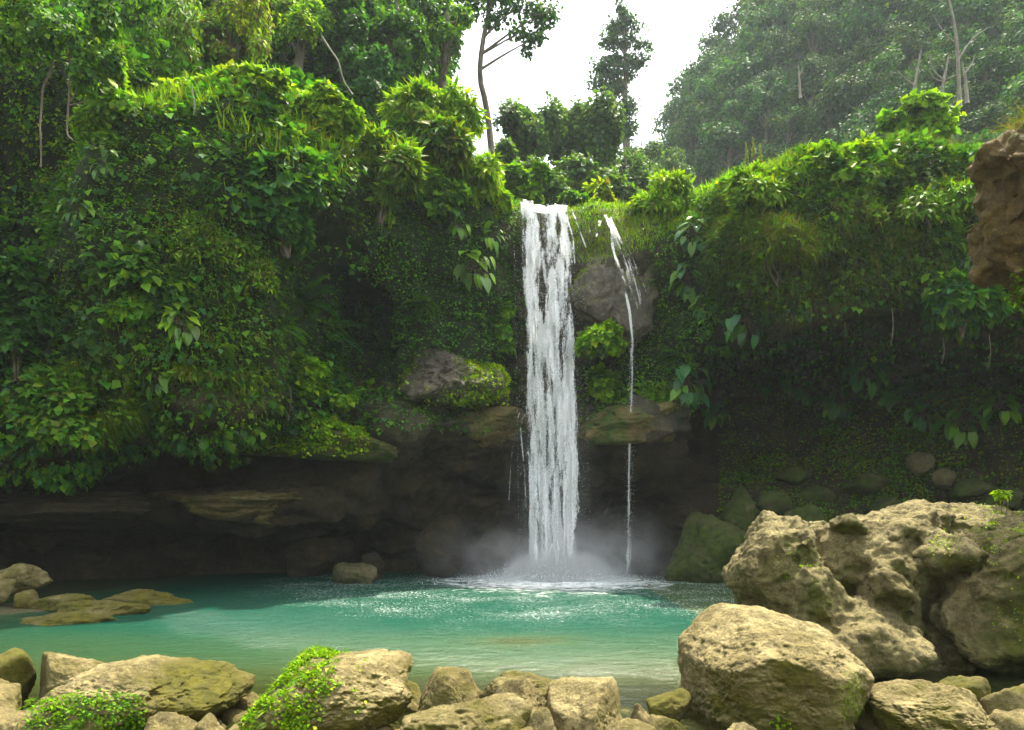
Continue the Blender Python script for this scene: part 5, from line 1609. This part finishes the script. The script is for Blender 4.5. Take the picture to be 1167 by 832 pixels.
# jungle above the left cliff
JT = [  # label, px, py, rx, ry, D, n, names, leaf size
    ('dense dark tree at the top, left of the slender trunk', 452, 40, 66, 66, 21, 15000, ['dark', 'ivy', 'mid'], (.10, .2)),
    ('sparse leafy tree with sky showing through beside the slender trunk', 506, 26, 36, 40, 22.5, 3600, ['ivy', 'mid', 'lush'], (.12, .2)),
    ('dark tree behind the right end of the left rim', 415, 92, 44, 44, 19.5, 9000, ['dark', 'ivy', 'blue'], (.08, .17)),
    ('bright leaved tree on the rim, right of the dark hollow band', 340, 42, 46, 52, 19.0, 9500, ['lush', 'mid', 'lime', 'ivy'], (.07, .16)),
    ('tree with yellowing hanging leaves above the left rim', 262, 26, 46, 50, 18.6, 9000, ['lush', 'olive', 'mid', 'straw'], (.07, .16)),
    ('tree in the shade at the top between the yellowing and near ones', 185, 30, 52, 52, 18.4, 9500, ['ivy', 'mid', 'dark'], (.08, .17)),
    ('big dark tree filling the top left corner', 30, 22, 82, 60, 17.0, 13000, ['dark', 'ivy'], (.08, .18)),
    ('tall jungle tree crown cut by the top edge, left', 120, -60, 120, 60, 21, 13000, ['dark', 'ivy', 'mid'], (.12, .22)),
    ('tall jungle tree crown cut by the top edge, centre left', 330, -60, 110, 55, 22, 12000, ['dark', 'ivy', 'mid'], (.12, .22)),
    ('shaded tree between the bright rim and the dense dark tree', 395, 40, 40, 60, 20, 8000, ['dark', 'ivy'], (.1, .18)),
]
for i, (lb, px, py, rx, ry, D, n, names, sz) in enumerate(JT):
    g = np.random.default_rng(160 + i)
    bl = []
    for j in range(13):
        a1_ = g.uniform(0, 6.28); q = g.uniform(.1, .75)
        bl.append(B(px + rx * q * math.cos(a1_), py + ry * q * math.sin(a1_), rx * g.uniform(.22, .42), ry * g.uniform(.2, .4), D + g.uniform(-1.0, 1.0)))
    b0 = at(px, py, D); b0[2] = 12.0 if D < 20 else 14.0
    tree('jungle_tree', lb, [b0, b0 * .5 + at(px - 4, py + 10, D) * .5, at(px + 3, py, D), at(px, py - ry * .6, D)], (.2, .05), bl, n, sz, names, None, 30 + i,
         'jungle trees above the left cliff', gap=-.3, gsc=1.2)

# branches hanging in at the upper left, nearer than the cliff
D = 11.6
tree('overhanging_tree', 'overhanging branches with glowing leaves at the upper left',
     [at(-190, 330, D), at(-170, 150, D), at(-130, 0, D), at(-20, -70, D), at(90, -60, D)], (.16, .03),
     [B(118, 14, 18, 30, D), B(98, 52, 22, 18, D), B(60, 30, 34, 22, D), B(15, 52, 36, 22, D), B(150, -10, 40, 16, D), B(126, 66, 14, 18, D), B(96, 84, 18, 14, D), B(30, 5, 60, 20, D)],
     6500, (.06, .13), ['mid', 'ivy', 'lush', 'dark'], [3, 3, 1.5, 2], 71, 'jungle trees above the left cliff', gap=-.25, gsc=2.0, droop=.7, limbs=False)
D = 15.5
for i, (lb, px, py, rx, ry, cn_) in enumerate([
        ('branch of narrow yellowish leaves hanging over the left rim', 288, 22, 20, 46, ['lush', 'lime', 'straw']),
        ('branch of narrow leaves hanging over the left rim, left one', 205, 30, 22, 44, ['mid', 'lush', 'olive']),
        ('branch of bright leaves hanging beside the overhanging tree', 160, 26, 18, 50, ['mid', 'lush', 'ivy'])]):
    tree('hanging_branch', lb, [at(px - 20, -120, D), at(px - 14, -60, D), at(px, -10, D), at(px + 4, py, D)], (.07, .02),
         [B(px, py - 30, rx, 22, D), B(px + 4, py, rx * .9, 18, D), B(px + 8, py + 28, rx * .6, 16, D), B(px - 14, py - 10, rx * .6, 18, D)],
         1700, (.09, .17), cn_, None, 80 + i, 'hanging branches at the top', gap=-.25, gsc=2.0, droop=1.0, T=T_leaf(.25, .08), cat='branch')


# lianas and bare roots
def vine(label, pts, D, r, mat='bark_pale', name='liana', cat='liana', group='hanging lianas'):
    p = smooth_path([at(x, y, D) for x, y in pts], 22)
    p = p + .02 * np.stack([fbm(p, 2.5, 2, off=k * 3.) for k in range(3)], -1)
    a = Acc(); tube(a, p, np.linspace(r, r * .6, len(p)), (1, 1, 1), 6)
    o = add_obj(name, a.mesh(name, True, origin=p[0]), M[mat], loc=p[0])
    tag(o, label, cat, group)


vine('long thin liana hanging straight down at the far left', [(62, 40), (60, 72), (50, 100), (46, 130), (46, 190)], 11.8, .022, 'bark')
vine('forked liana hanging at the upper left, left strand', [(80, 40), (80, 80), (79, 118), (77, 150), (84, 160)], 11.7, .020, 'bark')
vine('forked liana hanging at the upper left, right strand', [(88, 50), (90, 85), (85, 108), (78, 118)], 11.7, .018, 'bark')
vine('short sideways twig joining the forked liana', [(78, 122), (88, 118), (100, 114)], 11.7, .014, 'bark')
vine('pale curved liana at the top beside the left rim', [(366, 40), (376, 56), (386, 72), (392, 92), (402, 108)], 15.2, .022)
vine('thin root hanging over the hollow at the left shoulder', [(218, 95), (222, 120), (221, 130)], 12.5, .014)
for i, (x, y0, y1, lb) in enumerate([(1015, 350, 395, 'thin root hanging left of the clump in the right recess'), (1128, 380, 420, 'thin root hanging under the clump at the right'), (1075, 385, 415, 'short root hanging under the clump in the right recess'),
                                     (232, 455, 500, 'thin root hanging under the left cliff'), (330, 440, 480, 'thin root hanging by the bright bush at the left cliff')]):
    vine(lb, [(x, y0), (x + 2, (y0 + y1) / 2), (x - 1, y1)], 14.2, .012, 'bark')

# pale bare trees on the near part of the far slope
for i, (lb, pts, brs, D) in enumerate([
    ('pale bare tree with forking limbs high on the right slope', [(1094, 122), (1092, 80), (1090, 45), (1084, 10), (1074, -30)], [[(1091, 70), (1108, 45), (1128, 30)], [(1091, 85), (1070, 92), (1056, 78)], [(1090, 50), (1078, 40), (1062, 15)]], 27),
    ('pale bare trunk left of the forking one on the right slope', [(1072, 125), (1074, 100), (1078, 80), (1082, 60)], [[(1076, 92), (1064, 80), (1058, 60)]], 27),
    ('thin bare tree standing left in the right slope', [(1038, 122), (1042, 100), (1046, 78), (1050, 55)], [[(1042, 98), (1030, 88), (1022, 80)]], 28),
    ('lone pale dead trunk on the middle of the far slope', [(912, 112), (911, 92), (910, 74)], [[(911, 86), (914, 80), (915, 75)]], 38),
    ('pale bare tree near the right edge of the slope', [(1102, 118), (1100, 90), (1096, 70)], [[(1099, 85), (1108, 72), (1112, 60)]], 26),
]):
    s = Acc(); p = smooth_path([at(x, y, D) for x, y in pts], 14)
    tube(s, p, np.linspace(.08, .03, 14), (1, 1, 1), 7)
    b_ = Acc()
    for br in brs:
        q = smooth_path([at(x, y, D) for x, y in br], 10)
        tube(b_, q, np.linspace(.035, .012, 10), (1, 1, 1), 5)
    e = empty('bare_tree', p[0]); tag(e, lb, 'bare tree', 'pale bare trees on the slope')
    add_obj('trunk', s.mesh('trunk', True, origin=p[0]), M['bark_pale'], e)
    add_obj('branch', b_.mesh('branch', True, origin=p[0]), M['bark_pale'], e)

# far slope forest: six tree shapes, copied
protos = []
for v in range(6):
    g = np.random.default_rng(4000 + v)
    bl = []
    for j in range(10):
        a1_ = g.uniform(0, 6.28); q = g.uniform(.2, .75)
        bl.append((np.array([q * math.cos(a1_) * 1.0, q * math.sin(a1_), g.uniform(-.35, .55) + 1.9]) , np.array([1, 1, .8]) * g.uniform(.28, .5)))
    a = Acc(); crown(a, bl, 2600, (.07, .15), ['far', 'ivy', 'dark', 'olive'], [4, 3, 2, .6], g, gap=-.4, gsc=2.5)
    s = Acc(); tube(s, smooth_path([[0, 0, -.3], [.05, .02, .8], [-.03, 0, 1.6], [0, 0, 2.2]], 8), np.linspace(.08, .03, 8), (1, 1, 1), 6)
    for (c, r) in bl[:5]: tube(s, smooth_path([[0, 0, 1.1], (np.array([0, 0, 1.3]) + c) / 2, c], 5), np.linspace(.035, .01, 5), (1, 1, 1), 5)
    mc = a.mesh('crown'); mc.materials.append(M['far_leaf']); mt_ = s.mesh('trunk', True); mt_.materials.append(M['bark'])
    protos.append((mc, mt_))
g = np.random.default_rng(77)
placed = []
tries = 0
kinds = ['rounded forest tree on the hazy slope behind the falls', 'forest tree standing on the skyline of the hazy slope', 'darker forest tree on the near part of the right slope']
while len(placed) < 285 and tries < 30000:
    tries += 1
    Y = g.uniform(24, 78); px = g.uniform(720, 1215)
    X = (px - CX) * Y / F
    z = float(hill_h(np.array([X]), np.array([Y]))[0])
    py = HY - F * (z - CH) / Y
    if py > 250 or py < -70: continue
    r = g.uniform(1.3, 2.3) * (.5 + Y / 80)
    if any((X - a[0]) ** 2 + (Y - a[1]) ** 2 + (z - a[2]) ** 2 < (.72 * (r + a[3])) ** 2 for a in placed): continue
    placed.append((X, Y, z, r))
print('far trees', len(placed))
for i, (X, Y, z, r) in enumerate(placed):
    mc, mt_ = protos[i % 6]
    e = empty('forest_tree', (X, Y, z - r * .9))
    e.scale = (r, r, r * g.uniform(.8, 1.1)); e.rotation_euler = (0, 0, g.uniform(0, 6.28))
    lb = kinds[1] if Y > 64 else (kinds[2] if Y < 36 else kinds[0])
    tag(e, lb, 'forest tree', ['forest trees on the hazy slope', 'forest trees on the skyline', 'forest trees on the near slope'][kinds.index(lb)])
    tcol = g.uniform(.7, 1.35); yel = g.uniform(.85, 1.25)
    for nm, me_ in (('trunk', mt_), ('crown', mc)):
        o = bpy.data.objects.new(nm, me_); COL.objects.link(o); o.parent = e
        if nm == 'crown': o.color = (tcol * yel * .78, tcol * .9, tcol * 1.05, 1)  # bluish crown tint paints in the haze of distance
# undergrowth on the slope
n = 26000
Y = g.uniform(23, 76, n); X = (g.uniform(700, 1230, n) - CX) * Y / F
Z = hill_h(X, Y)
P = np.stack([X, Y, Z + g.uniform(0, 1.0, n)], -1)
a = Acc(); rnd = g.normal(size=P.shape)
scatter(a, P, rnd + OUT * .5, np.array([0, -.3, .8]) + rnd[:, ::-1] * .4, g.uniform(.2, .5, n) * (.4 + Y / 60), LEAF, tints(n, ['far', 'ivy', 'dark'], None, .3, g))
tag(add_obj('undergrowth', a.mesh('undergrowth'), M['far_leaf']), 'dense undergrowth between the trees of the far slope', kind='stuff')
